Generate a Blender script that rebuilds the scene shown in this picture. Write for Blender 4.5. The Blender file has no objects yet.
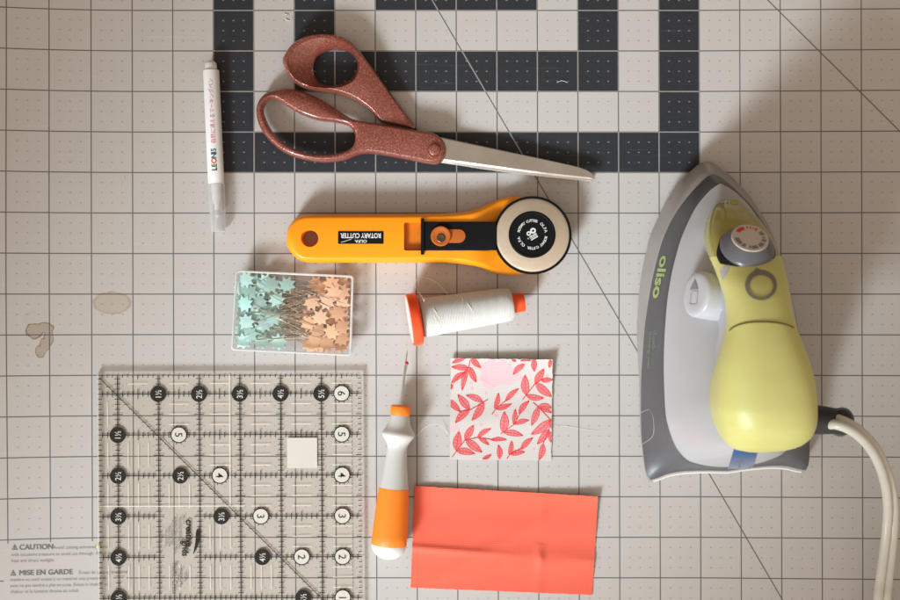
import bpy, bmesh, math, random
from mathutils import Vector, Matrix
random.seed(7)
sc = bpy.context.scene
COL = sc.collection
PI = math.pi

# ------------------------------------------------------------------ measures
# The photograph was measured on the 1 inch grid of the mat: one photo pixel at
# mat level is S metres, the camera hangs H metres above the mat.
H = 0.78
S = 0.5617 / 900.0
IN = 0.0254

def W(px, py, z=0.0):
    k = S * (1 - z / H)
    return Vector(((px - 450) * k, (300 - py) * k, z))

# ------------------------------------------------------------------ objects
ORIGIN = {}

def tag(o, label=None, cat=None, group=None, kind=None):
    if label: o['label'] = label
    if cat: o['category'] = cat
    if group: o['group'] = group
    if kind: o['kind'] = kind
    return o

def thing(name, loc, label, cat, group=None):
    o = bpy.data.objects.new(name, None)
    o.empty_display_size = 0.01
    COL.objects.link(o)
    o.location = loc
    ORIGIN[o.name] = Vector(loc)
    return tag(o, label, cat, group)

class MB:
    def __init__(s):
        s.v = []; s.f = []
    def vert(s, p):
        s.v.append(Vector(p)); return len(s.v) - 1
    def face(s, ids): s.f.append(tuple(ids))
    def poly(s, pts):
        s.face([s.vert(p) for p in pts])
    def loft(s, rings, closed=True, cap0=False, cap1=False):
        idx = [[s.vert(p) for p in r] for r in rings]
        n = len(idx[0])
        for a, b in zip(idx[:-1], idx[1:]):
            for i in range(n if closed else n - 1):
                j = (i + 1) % n
                s.face((a[i], a[j], b[j], b[i]))
        if cap0: s.face(list(reversed(idx[0])))
        if cap1: s.face(idx[-1])
        return idx
    def box(s, a, b):
        x0, y0, z0 = a; x1, y1, z1 = b
        s.loft([[(x0, y0, z0), (x1, y0, z0), (x1, y1, z0), (x0, y1, z0)],
                [(x0, y0, z1), (x1, y0, z1), (x1, y1, z1), (x0, y1, z1)]], True, True, True)
    def tube(s, path, rad, n=10, cap=True):
        path = [Vector(p) for p in path]
        rings = []
        up = Vector((0, 0, 1))
        for i, p in enumerate(path):
            d = (path[min(i + 1, len(path) - 1)] - path[max(i - 1, 0)]).normalized()
            a = d.cross(up)
            if a.length < 1e-4: a = d.cross(Vector((1, 0, 0)))
            a.normalize(); b = a.cross(d)
            r = rad[i] if isinstance(rad, (list, tuple)) else rad
            rings.append([p + a * (r * math.cos(2 * PI * k / n)) + b * (r * math.sin(2 * PI * k / n)) for k in range(n)])
        s.loft(rings, True, cap, cap)
    def lathe(s, o, d, prof, n=48, flat=1.0, cap=True):
        """prof: list of (along, radius); d direction; flat scales the vertical radius"""
        o = Vector(o); d = Vector(d).normalized()
        up = Vector((0, 0, 1)) if abs(d.z) < 0.95 else Vector((0, 1, 0))
        a = d.cross(up).normalized(); b = a.cross(d).normalized()
        rings = [[o + d * t + a * (r * math.cos(2 * PI * k / n)) + b * (r * flat * math.sin(2 * PI * k / n)) for k in range(n)] for t, r in prof]
        s.loft(rings, True, cap, cap)
    def build(s, name, mat, parent=None, smooth=40, uv=None):
        me = bpy.data.meshes.new(name)
        org = Vector((0, 0, 0))
        if parent is not None:
            r = parent
            while r.parent: r = r.parent
            org = ORIGIN[r.name]
        me.from_pydata([v - org for v in s.v], [], s.f)
        me.validate()
        bm = bmesh.new(); bm.from_mesh(me)
        bmesh.ops.recalc_face_normals(bm, faces=bm.faces)
        if smooth:
            lim = math.radians(smooth)
            for f in bm.faces: f.smooth = True
            for e in bm.edges:
                if len(e.link_faces) == 2: e.smooth = e.calc_face_angle(0) < lim
        bm.to_mesh(me); bm.free()
        me.materials.append(mat)
        o = bpy.data.objects.new(name, me)
        COL.objects.link(o)
        if parent is not None: o.parent = parent
        return o

def solo(o, loc, label, cat, group=None):
    """a thing that is one mesh: move its origin to its base"""
    loc = Vector(loc)
    o.data.transform(Matrix.Translation(-loc)); o.location = loc
    return tag(o, label, cat, group)

# ------------------------------------------------------------------ 2-D helpers
def catmull(pts, n, closed=True):
    P = [Vector(p) for p in pts]; m = len(P); out = []
    segs = m if closed else m - 1
    fine = []
    for i in range(segs):
        p0 = P[(i - 1) % m] if closed or i > 0 else P[0]
        p1 = P[i]; p2 = P[(i + 1) % m]
        p3 = P[(i + 2) % m] if closed or i + 2 < m else P[-1]
        for k in range(16):
            t = k / 16
            fine.append(0.5 * ((2 * p1) + (p2 - p0) * t + (2 * p0 - 5 * p1 + 4 * p2 - p3) * t * t + (3 * p1 - p0 - 3 * p2 + p3) * t ** 3))
    fine.append(P[0].copy() if closed else P[-1].copy())
    return resample(fine, n, closed)

def resample(fine, n, closed=False):
    L = [0.0]
    for a, b in zip(fine[:-1], fine[1:]): L.append(L[-1] + (b - a).length)
    out = []; j = 0
    tot = L[-1]
    cnt = n if closed else n - 1
    for i in range(n):
        d = tot * i / cnt
        while j < len(L) - 2 and L[j + 1] < d: j += 1
        seg = L[j + 1] - L[j]
        t = 0 if seg < 1e-12 else (d - L[j]) / seg
        out.append(fine[j].lerp(fine[j + 1], min(1, max(0, t))))
    return out

def inset(pts, d):
    """offset a closed outline inwards; d number or per-vertex list"""
    n = len(pts)
    A = sum(pts[i][0] * pts[(i + 1) % n][1] - pts[(i + 1) % n][0] * pts[i][1] for i in range(n))
    sg = 1 if A > 0 else -1
    out = []
    for i in range(n):
        a = Vector(pts[i - 1][:2]); b = Vector(pts[(i + 1) % n][:2])
        t = (b - a)
        if t.length < 1e-12: t = Vector((1, 0))
        t.normalize()
        nrm = Vector((-t.y, t.x)) * sg
        dd = d[i] if isinstance(d, (list, tuple)) else d
        p = Vector(pts[i][:2]) + nrm * dd
        out.append(p)
    return out

def P3(ring, z): return [Vector((p[0], p[1], z)) for p in ring]

def rounded_prism(mb, outline, z0, z1, r, steps=5, rb=None):
    rb = r * 0.5 if rb is None else rb
    rings = []
    for k in range(steps + 1):
        a = PI / 2 * k / steps
        rings.append(P3(inset(outline, rb * (1 - math.sin(a))), z0 + rb * (1 - math.cos(a))))
    for k in range(steps + 1):
        a = PI / 2 * k / steps
        rings.append(P3(inset(outline, r * (1 - math.cos(a))), z1 - r + r * math.sin(a)))
    mb.loft(rings, True, True, True)

def rrect(x0, y0, x1, y1, r, n=6):
    out = []
    for cx, cy, a0 in ((x1 - r, y1 - r, 0), (x0 + r, y1 - r, 90), (x0 + r, y0 + r, 180), (x1 - r, y0 + r, 270)):
        for k in range(n + 1):
            a = math.radians(a0 + 90 * k / n)
            out.append(Vector((cx + r * math.cos(a), cy + r * math.sin(a))))
    return out

def circle(cx, cy, r, n=40):
    return [Vector((cx + r * math.cos(2 * PI * k / n), cy + r * math.sin(2 * PI * k / n))) for k in range(n)]

def boolean(o, cutters):
    """subtract the cutter mesh builders from object o and keep the result as plain mesh"""
    tmp = []
    for c in cutters:
        me = bpy.data.meshes.new('cut'); me.from_pydata(c.v, [], c.f); me.validate()
        bm = bmesh.new(); bm.from_mesh(me); bmesh.ops.recalc_face_normals(bm, faces=bm.faces); bm.to_mesh(me); bm.free()
        co = bpy.data.objects.new('cut', me); COL.objects.link(co)
        r = o
        while r.parent: r = r.parent
        co.location = -ORIGIN[r.name] if r.name in ORIGIN else (0, 0, 0)
        tmp.append(co)
    par = o.parent; o.parent = None
    for co in tmp:
        m = o.modifiers.new('b', 'BOOLEAN'); m.operation = 'DIFFERENCE'; m.object = co; m.solver = 'EXACT'
    dg = bpy.context.evaluated_depsgraph_get(); dg.update()
    me = bpy.data.meshes.new_from_object(o.evaluated_get(dg))
    o.modifiers.clear(); o.data = me; o.parent = par
    bm = bmesh.new(); bm.from_mesh(me)
    for f in bm.faces: f.smooth = True
    for e in bm.edges:
        if len(e.link_faces) == 2: e.smooth = e.calc_face_angle(0) < math.radians(38)
    bm.to_mesh(me); bm.free()
    for co in tmp:
        m = co.data; bpy.data.objects.remove(co); bpy.data.meshes.remove(m)
    return o

def text2d(body, size, align='CENTER', weight=0.0, res=4):
    """text as flat triangles: returns (points, faces) in its own plane, baseline at y=0"""
    cu = bpy.data.curves.new('t', 'FONT')
    cu.body = body; cu.size = size; cu.align_x = align; cu.fill_mode = 'FRONT'
    cu.offset = weight * size; cu.resolution_u = res
    ob = bpy.data.objects.new('t', cu); COL.objects.link(ob)
    dg = bpy.context.evaluated_depsgraph_get(); dg.update()
    me = bpy.data.meshes.new_from_object(ob.evaluated_get(dg))
    pts = [Vector((v.co.x, v.co.y)) for v in me.vertices]; fs = [tuple(p.vertices) for p in me.polygons]
    bpy.data.objects.remove(ob); bpy.data.curves.remove(cu); bpy.data.meshes.remove(me)
    return pts, fs

def put(mb, pf, fn):
    pts, fs = pf
    b = len(mb.v)
    for p in pts: mb.v.append(Vector(fn(p)))
    for f in fs: mb.f.append(tuple(b + i for i in f))

def refine(pf, times=2):
    """split text triangles so that they can follow a curved surface"""
    pts, fs = list(pf[0]), []
    for f in pf[1]:
        for k in range(1, len(f) - 1): fs.append((f[0], f[k], f[k + 1]))
    for _ in range(times):
        mid = {}; out = []
        def m(a, b):
            key = (min(a, b), max(a, b))
            if key not in mid: mid[key] = len(pts); pts.append((pts[a] + pts[b]) / 2)
            return mid[key]
        for a, b, c in fs:
            ab, bc, ca = m(a, b), m(b, c), m(c, a); out += [(a, ab, ca), (ab, b, bc), (ca, bc, c), (ab, bc, ca)]
        fs = out
    return pts, fs

def flat_fn(px, py, z, deg, sx=1.0):
    """place text (in photo pixels) around a photo point, turned by deg counter-clockwise"""
    c, s = math.cos(math.radians(deg)), math.sin(math.radians(deg))
    def f(p):
        x = p.x * sx
        return W(px + x * c - p.y * s, py - (x * s + p.y * c), z)
    return f

# ------------------------------------------------------------------ materials
class NT:
    def __init__(s, name):
        s.m = bpy.data.materials.new(name); s.m.use_nodes = True
        s.t = s.m.node_tree; s.n = s.t.nodes; s.l = s.t.links
        s.b = s.n['Principled BSDF']; s.out = s.n['Material Output']
    def new(s, t, **kw):
        n = s.n.new(t)
        for k, v in kw.items(): setattr(n, k, v)
        return n
    def lk(s, a, b): s.l.new(a, b)
    def math(s, op, a, b=None, c=None):
        n = s.n.new('ShaderNodeMath'); n.operation = op
        for i, x in enumerate((a, b, c)):
            if x is None: continue
            if isinstance(x, (int, float)): n.inputs[i].default_value = x
            else: s.l.new(x, n.inputs[i])
        return n.outputs[0]
    def ramp(s, d, e0, e1):
        """1 where d<e0 falling to 0 at d>e1"""
        n = s.n.new('ShaderNodeMapRange'); n.interpolation_type = 'SMOOTHSTEP'
        n.inputs['From Min'].default_value = e0; n.inputs['From Max'].default_value = e1
        n.inputs['To Min'].default_value = 1; n.inputs['To Max'].default_value = 0
        s.l.new(d, n.inputs['Value']); return n.outputs[0]
    def mix(s, fac, a, b, mode='MIX'):
        n = s.n.new('ShaderNodeMix'); n.data_type = 'RGBA'; n.blend_type = mode
        for k, x in ((0, fac), (6, a), (7, b)):
            if isinstance(x, (int, float)): n.inputs[k].default_value = x
            elif isinstance(x, tuple): n.inputs[k].default_value = x if len(x) == 4 else x + (1,)
            else: s.l.new(x, n.inputs[k])
        return n.outputs[2]
    def noise(s, scale, detail=3, rough=0.5, coord=None, out='Fac'):
        n = s.n.new('ShaderNodeTexNoise'); n.inputs['Scale'].default_value = scale
        n.inputs['Detail'].default_value = detail; n.inputs['Roughness'].default_value = rough
        s.l.new(coord if coord is not None else s.obj(), n.inputs['Vector'])
        return n.outputs[out]
    def obj(s):
        if not hasattr(s, '_tc'): s._tc = s.n.new('ShaderNodeTexCoord')
        return s._tc.outputs['Object']
    def bump(s, h, strength, dist=0.001):
        n = s.n.new('ShaderNodeBump'); n.inputs['Strength'].default_value = strength
        n.inputs['Distance'].default_value = dist
        s.l.new(h, n.inputs['Height']); s.l.new(n.outputs[0], s.b.inputs['Normal'])

def mat(name, color, rough=0.5, metal=0.0, spec=0.5, var=0.06, vscale=60, grain=0.05, gscale=1500, coat=0.0, sub=0.0, gdist=0.0004, trans=0.0, ior=1.45, sheen=0.0, ovar=0.0):
    t = NT(name); b = t.b
    b.inputs['Roughness'].default_value = rough; b.inputs['Metallic'].default_value = metal
    b.inputs['Specular IOR Level'].default_value = spec; b.inputs['IOR'].default_value = ior
    b.inputs['Coat Weight'].default_value = coat; b.inputs['Coat Roughness'].default_value = 0.12
    b.inputs['Transmission Weight'].default_value = trans
    b.inputs['Sheen Weight'].default_value = sheen
    if sub:
        b.inputs['Subsurface Weight'].default_value = sub
        b.inputs['Subsurface Radius'].default_value = (0.004, 0.003, 0.002)
        b.inputs['Subsurface Scale'].default_value = 0.5
    f = t.noise(vscale, 4)
    lo = tuple(c * (1 - var) for c in color); hi = tuple(min(1, c * (1 + var)) for c in color)
    c = t.mix(f, lo, hi)
    if ovar:                                          # every copy a little lighter or darker
        oi = t.new('ShaderNodeObjectInfo')
        c = t.mix(t.math('MULTIPLY', oi.outputs['Random'], ovar), c, tuple(x * .55 for x in color))
        c = t.mix(t.math('MULTIPLY', t.math('FRACT', t.math('MULTIPLY', oi.outputs['Random'], 7.3)), ovar), c, tuple(min(.9, x * .5 + .42) for x in color))
    t.lk(c, b.inputs['Base Color'])
    if grain:
        t.bump(t.noise(gscale, 2), grain, gdist)
        r = t.noise(vscale * 3, 4)
        t.lk(t.math('ADD', t.math('MULTIPLY', r, 0.16), rough - 0.08), b.inputs['Roughness'])
    return t.m

def clear_plastic(name, tint=(0.95, 0.95, 0.94), frost=0.0, rough=0.05, spec=1.0):
    t = NT(name)
    tr = t.new('ShaderNodeBsdfTransparent'); tr.inputs[0].default_value = tint + (1,)
    gl = t.new('ShaderNodeBsdfGlossy'); gl.inputs['Roughness'].default_value = rough
    lw = t.new('ShaderNodeLayerWeight')           # Schlick reflectance, the same from both sides
    frs = t.math('MULTIPLY', t.math('ADD', t.math('MULTIPLY', t.math('POWER', lw.outputs['Facing'], 5.0), 0.6), 0.04), spec)
    sm = t.noise(45, 5)
    m1 = t.new('ShaderNodeMixShader')
    t.lk(frs, m1.inputs[0]); t.lk(tr.outputs[0], m1.inputs[1]); t.lk(gl.outputs[0], m1.inputs[2])
    df = t.new('ShaderNodeBsdfDiffuse'); df.inputs[0].default_value = (0.85, 0.84, 0.83, 1)
    tl = t.new('ShaderNodeBsdfTranslucent'); tl.inputs[0].default_value = (0.85, 0.84, 0.83, 1)
    md = t.new('ShaderNodeMixShader'); md.inputs[0].default_value = 0.4
    t.lk(df.outputs[0], md.inputs[1]); t.lk(tl.outputs[0], md.inputs[2])
    m2 = t.new('ShaderNodeMixShader')
    fro = t.math('MULTIPLY', t.math('ADD', sm, 0.5), frost)
    t.lk(fro, m2.inputs[0]); t.lk(m1.outputs[0], m2.inputs[1]); t.lk(md.outputs[0], m2.inputs[2])
    t.lk(m2.outputs[0], t.out.inputs['Surface'])
    return t.m

M = {}
M['white_plastic'] = mat('white_plastic', (0.64, 0.63, 0.61), 0.35, var=0.03, grain=0.02)
M['pen_white'] = mat('pen_white', (0.70, 0.69, 0.67), 0.4, var=0.03, grain=0.02)
M['black_ink'] = mat('black_ink', (0.010, 0.0095, 0.010), 0.7, spec=0.15, var=0.2, grain=0)
M['grey_ink'] = mat('grey_ink', (0.10, 0.095, 0.092), 0.8, spec=0.15, var=0.25, vscale=400, grain=0)
M['mat_ink'] = mat('mat_ink', (0.29, 0.275, 0.262), 0.7, var=0.2, vscale=900, grain=0)
M['heading_ink'] = mat('heading_ink', (0.185, 0.175, 0.17), 0.8, spec=0.15, var=0.25, vscale=700, grain=0)
M['white_ink'] = mat('white_ink', (0.66, 0.65, 0.63), 0.5, var=0.04, grain=0)
M['hairline'] = mat('hairline', (0.86, 0.85, 0.81), 0.5, var=0.1, vscale=300, grain=0)
M['pink_ink'] = mat('pink_ink', (0.62, 0.09, 0.28), 0.6, grain=0)
M['red_ink'] = mat('red_ink', (0.58, 0.05, 0.04), 0.6, grain=0)
M['teal_ink'] = mat('teal_ink', (0.01, 0.16, 0.17), 0.6, grain=0)
M['green_ink'] = mat('green_ink', (0.02, 0.2, 0.05), 0.6, grain=0)
M['steel'] = mat('steel', (0.55, 0.53, 0.50), 0.3, 1.0, var=0.05, vscale=150, grain=0)
M['blade_steel'] = mat('blade_steel', (0.92, 0.84, 0.73), 0.30, 1.0, var=0.05, vscale=120, grain=0.10, gscale=500)
M['scissor_steel'] = mat('scissor_steel', (0.58, 0.55, 0.51), 0.30, 1.0, var=0.16, vscale=70, grain=0.12, gscale=500)
M['pin_steel'] = mat('pin_steel', (0.72, 0.60, 0.47), 0.25, 1.0, var=0.05, grain=0)
M['yellow_plastic'] = mat('yellow_plastic', (0.92, 0.30, 0.004), 0.32, var=0.03, grain=0.04, gscale=1800, sub=0.05)
M['yellow_recess'] = mat('yellow_recess', (0.66, 0.17, 0.004), 0.45, var=0.05)
M['orange_button'] = mat('orange_button', (0.44, 0.105, 0.012), 0.38, var=0.06)
M['black_plastic'] = mat('black_plastic', (0.007, 0.007, 0.0075), 0.6, spec=0.10, var=0.2, grain=0.06)
M['dark_screw'] = mat('dark_screw', (0.10, 0.06, 0.045), 0.4, 0.6)
M['orange_red'] = mat('orange_red', (0.86, 0.085, 0.02), 0.35, var=0.04, sub=0.08)
M['orange_grip'] = mat('orange_grip', (0.93, 0.22, 0.012), 0.5, var=0.04, sub=0.05)
M['grey_white'] = mat('grey_white', (0.54, 0.525, 0.50), 0.35, var=0.03, grain=0.02)
M['mint'] = mat('mint', (0.44, 0.74, 0.66), 0.28, var=0.12, vscale=300, sub=0.15, grain=0, ovar=0.42, coat=0.3)
M['peach'] = mat('peach', (0.86, 0.47, 0.25), 0.28, var=0.12, vscale=300, sub=0.15, grain=0, ovar=0.42, coat=0.3)
M['red_ball'] = mat('red_ball', (0.5, 0.02, 0.03), 0.25)
M['soleplate'] = mat('soleplate', (0.36, 0.34, 0.32), 0.38, 0.25, var=0.06, grain=0.05)
M['band_grey'] = mat('band_grey', (0.085, 0.085, 0.092), 0.4, var=0.06, grain=0.03, gscale=1600)
M['shell'] = mat('shell', (0.42, 0.42, 0.43), 0.3, 0.1, var=0.03, vscale=35, grain=0)
M['lime'] = mat('lime', (0.575, 0.555, 0.195), 0.40, var=0.04, vscale=40, grain=0.01, gscale=1500, sub=0.05)
M['lime_dark'] = mat('lime_dark', (0.33, 0.29, 0.052), 0.22, var=0.1, vscale=90, grain=0, coat=0.6)
M['seam'] = mat('seam', (0.10, 0.085, 0.02), 0.7, grain=0)
M['mark_grey'] = mat('mark_grey', (0.20, 0.18, 0.14), 0.45)
M['tab_grey'] = mat('tab_grey', (0.42, 0.41, 0.42), 0.35)
M['knob_grey'] = mat('knob_grey', (0.105, 0.105, 0.12), 0.34, var=0.05, grain=0, coat=0.15)
M['dial_face'] = mat('dial_face', (0.58, 0.51, 0.44), 0.45, grain=0)
M['steam_white'] = mat('steam_white', (0.46, 0.46, 0.49), 0.32, var=0.03, grain=0.01, coat=0.2)
M['steam_icon'] = mat('steam_icon', (0.2, 0.2, 0.22), 0.5)
M['blue_window'] = mat('blue_window', (0.03, 0.085, 0.22), 0.25, var=0.15, vscale=160, coat=0.3, grain=0)
M['band_text'] = mat('band_text', (0.34, 0.43, 0.15), 0.5, grain=0)
M['band_text_small'] = mat('band_text_small', (0.22, 0.26, 0.19), 0.5, grain=0)
M['rubber'] = mat('rubber', (0.03, 0.03, 0.033), 0.5, var=0.15, grain=0.1)
M['cord'] = mat('cord', (0.60, 0.59, 0.52), 0.36, var=0.10, vscale=130, grain=0.12, gscale=700, sub=0.05, coat=0.15)
M['thread_line'] = mat('thread_line', (0.8, 0.77, 0.72), 0.6, grain=0)
M['lint'] = mat('lint', (0.7, 0.66, 0.6), 0.8, grain=0)
M['yellow_spot'] = mat('yellow_spot', (0.75, 0.62, 0.12), 0.6, grain=0)
M['table'] = mat('table', (0.32, 0.2, 0.11), 0.5, var=0.2, vscale=20)
M['clear_ruler'] = clear_plastic('clear_ruler', (0.982, 0.972, 0.952), 0.004, 0.04, 0.4)
M['ruler_edge'] = clear_plastic('ruler_edge', (0.84, 0.82, 0.79), 0.62, 0.2, 1.0)
M['clear_case'] = clear_plastic('clear_case', (0.98, 0.98, 0.985), 0.015, 0.04, 0.6)
M['case_edge'] = clear_plastic('case_edge', (0.92, 0.92, 0.93), 0.62, 0.15, 1.0)
M['clear_cap'] = clear_plastic('clear_cap', (0.90, 0.90, 0.92), 0.38, 0.15, 0.9)

def glitter_mat():
    t = NT('rose_glitter'); b = t.b
    vo = t.new('ShaderNodeTexVoronoi'); vo.inputs['Scale'].default_value = 2500
    t.lk(t.obj(), vo.inputs['Vector'])
    sep = t.new('ShaderNodeSeparateColor'); t.lk(vo.outputs['Color'], sep.inputs[0])
    f = t.ramp(t.math('SUBTRACT', 1.0, sep.outputs[0]), 0.03, 0.34)
    base = t.mix(t.noise(90, 3), (0.150, 0.029, 0.017), (0.20, 0.040, 0.025))
    c = t.mix(t.math('MULTIPLY', f, 0.6), base, (0.78, 0.30, 0.21))
    t.lk(c, b.inputs['Base Color'])
    t.lk(t.math('MULTIPLY', f, 0.45), b.inputs['Metallic'])
    b.inputs['Roughness'].default_value = 0.36
    b.inputs['Coat Weight'].default_value = 0.8; b.inputs['Coat Roughness'].default_value = 0.13
    nm = t.new('ShaderNodeVectorMath'); nm.operation = 'SUBTRACT'
    t.lk(vo.outputs['Color'], nm.inputs[0]); nm.inputs[1].default_value = (0.5, 0.5, 0.5)
    sc_ = t.new('ShaderNodeVectorMath'); sc_.operation = 'SCALE'; t.lk(nm.outputs[0], sc_.inputs[0]); sc_.inputs['Scale'].default_value = 0.5
    geo = t.new('ShaderNodeNewGeometry')
    ad = t.new('ShaderNodeVectorMath'); ad.operation = 'ADD'; t.lk(geo.outputs['Normal'], ad.inputs[0]); t.lk(sc_.outputs[0], ad.inputs[1])
    no = t.new('ShaderNodeVectorMath'); no.operation = 'NORMALIZE'; t.lk(ad.outputs[0], no.inputs[0])
    t.lk(no.outputs[0], b.inputs['Normal'])
    return t.m
M['rose_glitter'] = glitter_mat()

def fabric_mat(name, color, color2, weave=1400, rough=0.9):
    t = NT(name); b = t.b
    b.inputs['Roughness'].default_value = rough; b.inputs['Specular IOR Level'].default_value = 0.15
    b.inputs['Sheen Weight'].default_value = 0.15
    w1 = t.new('ShaderNodeTexWave'); w1.bands_direction = 'X'; w1.inputs['Scale'].default_value = weave / 6; w1.inputs['Distortion'].default_value = 1.2
    w2 = t.new('ShaderNodeTexWave'); w2.bands_direction = 'Y'; w2.inputs['Scale'].default_value = weave / 6; w2.inputs['Distortion'].default_value = 1.2
    t.lk(t.obj(), w1.inputs['Vector']); t.lk(t.obj(), w2.inputs['Vector'])
    h = t.math('ADD', w1.outputs['Fac'], w2.outputs['Fac'])
    nz = t.noise(55, 5)
    c = t.mix(nz, color, color2)
    c = t.mix(t.math('MULTIPLY', t.math('SUBTRACT', 2.0, h), 0.15), c, tuple(x * 0.6 for x in color))
    t.lk(c, b.inputs['Base Color'])
    t.bump(h, 0.15, 0.0002)
    return t.m
M['coral_cloth'] = fabric_mat('coral_cloth', (0.84, 0.135, 0.082), (0.87, 0.160, 0.100))
M['floral_cloth'] = fabric_mat('floral_cloth', (0.59, 0.54, 0.515), (0.64, 0.59, 0.565))
M['leaf_print'] = fabric_mat('leaf_print', (0.72, 0.105, 0.10), (0.78, 0.31, 0.34), 1200)
M['leaf_line'] = fabric_mat('leaf_line', (0.66, 0.030, 0.035), (0.72, 0.06, 0.065))
M['blossom_print'] = fabric_mat('blossom_print', (0.70, 0.43, 0.47), (0.70, 0.53, 0.55))
M['dot_print'] = fabric_mat('dot_print', (0.70, 0.40, 0.42), (0.74, 0.46, 0.47))

def thread_mat():
    t = NT('wound_thread'); b = t.b
    b.inputs['Roughness'].default_value = 0.6; b.inputs['Sheen Weight'].default_value = 0.25
    at = t.new('ShaderNodeAttribute'); at.attribute_name = 'UVMap'
    sep = t.new('ShaderNodeSeparateXYZ'); t.lk(at.outputs['Vector'], sep.inputs[0])
    nz = t.noise(160, 3)
    ph = t.math('ADD', t.math('MULTIPLY', sep.outputs[0], 200.0), t.math('ADD', t.math('MULTIPLY', sep.outputs[1], 6.283), t.math('MULTIPLY', nz, 3.0)))
    w = t.math('SINE', ph)
    ph2 = t.math('ADD', t.math('MULTIPLY', sep.outputs[0], 130.0), t.math('MULTIPLY', sep.outputs[1], -31.4))
    w2 = t.math('SINE', ph2)
    h = t.math('ADD', w, t.math('MULTIPLY', w2, 0.6))
    c = t.mix(t.math('ADD', t.math('MULTIPLY', h, 0.3), 0.5), (0.57, 0.555, 0.52), (0.76, 0.75, 0.72))
    t.lk(c, b.inputs['Base Color'])
    t.bump(h, 0.6, 0.00025)
    return t.m
M['wound_thread'] = thread_mat()

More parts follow.
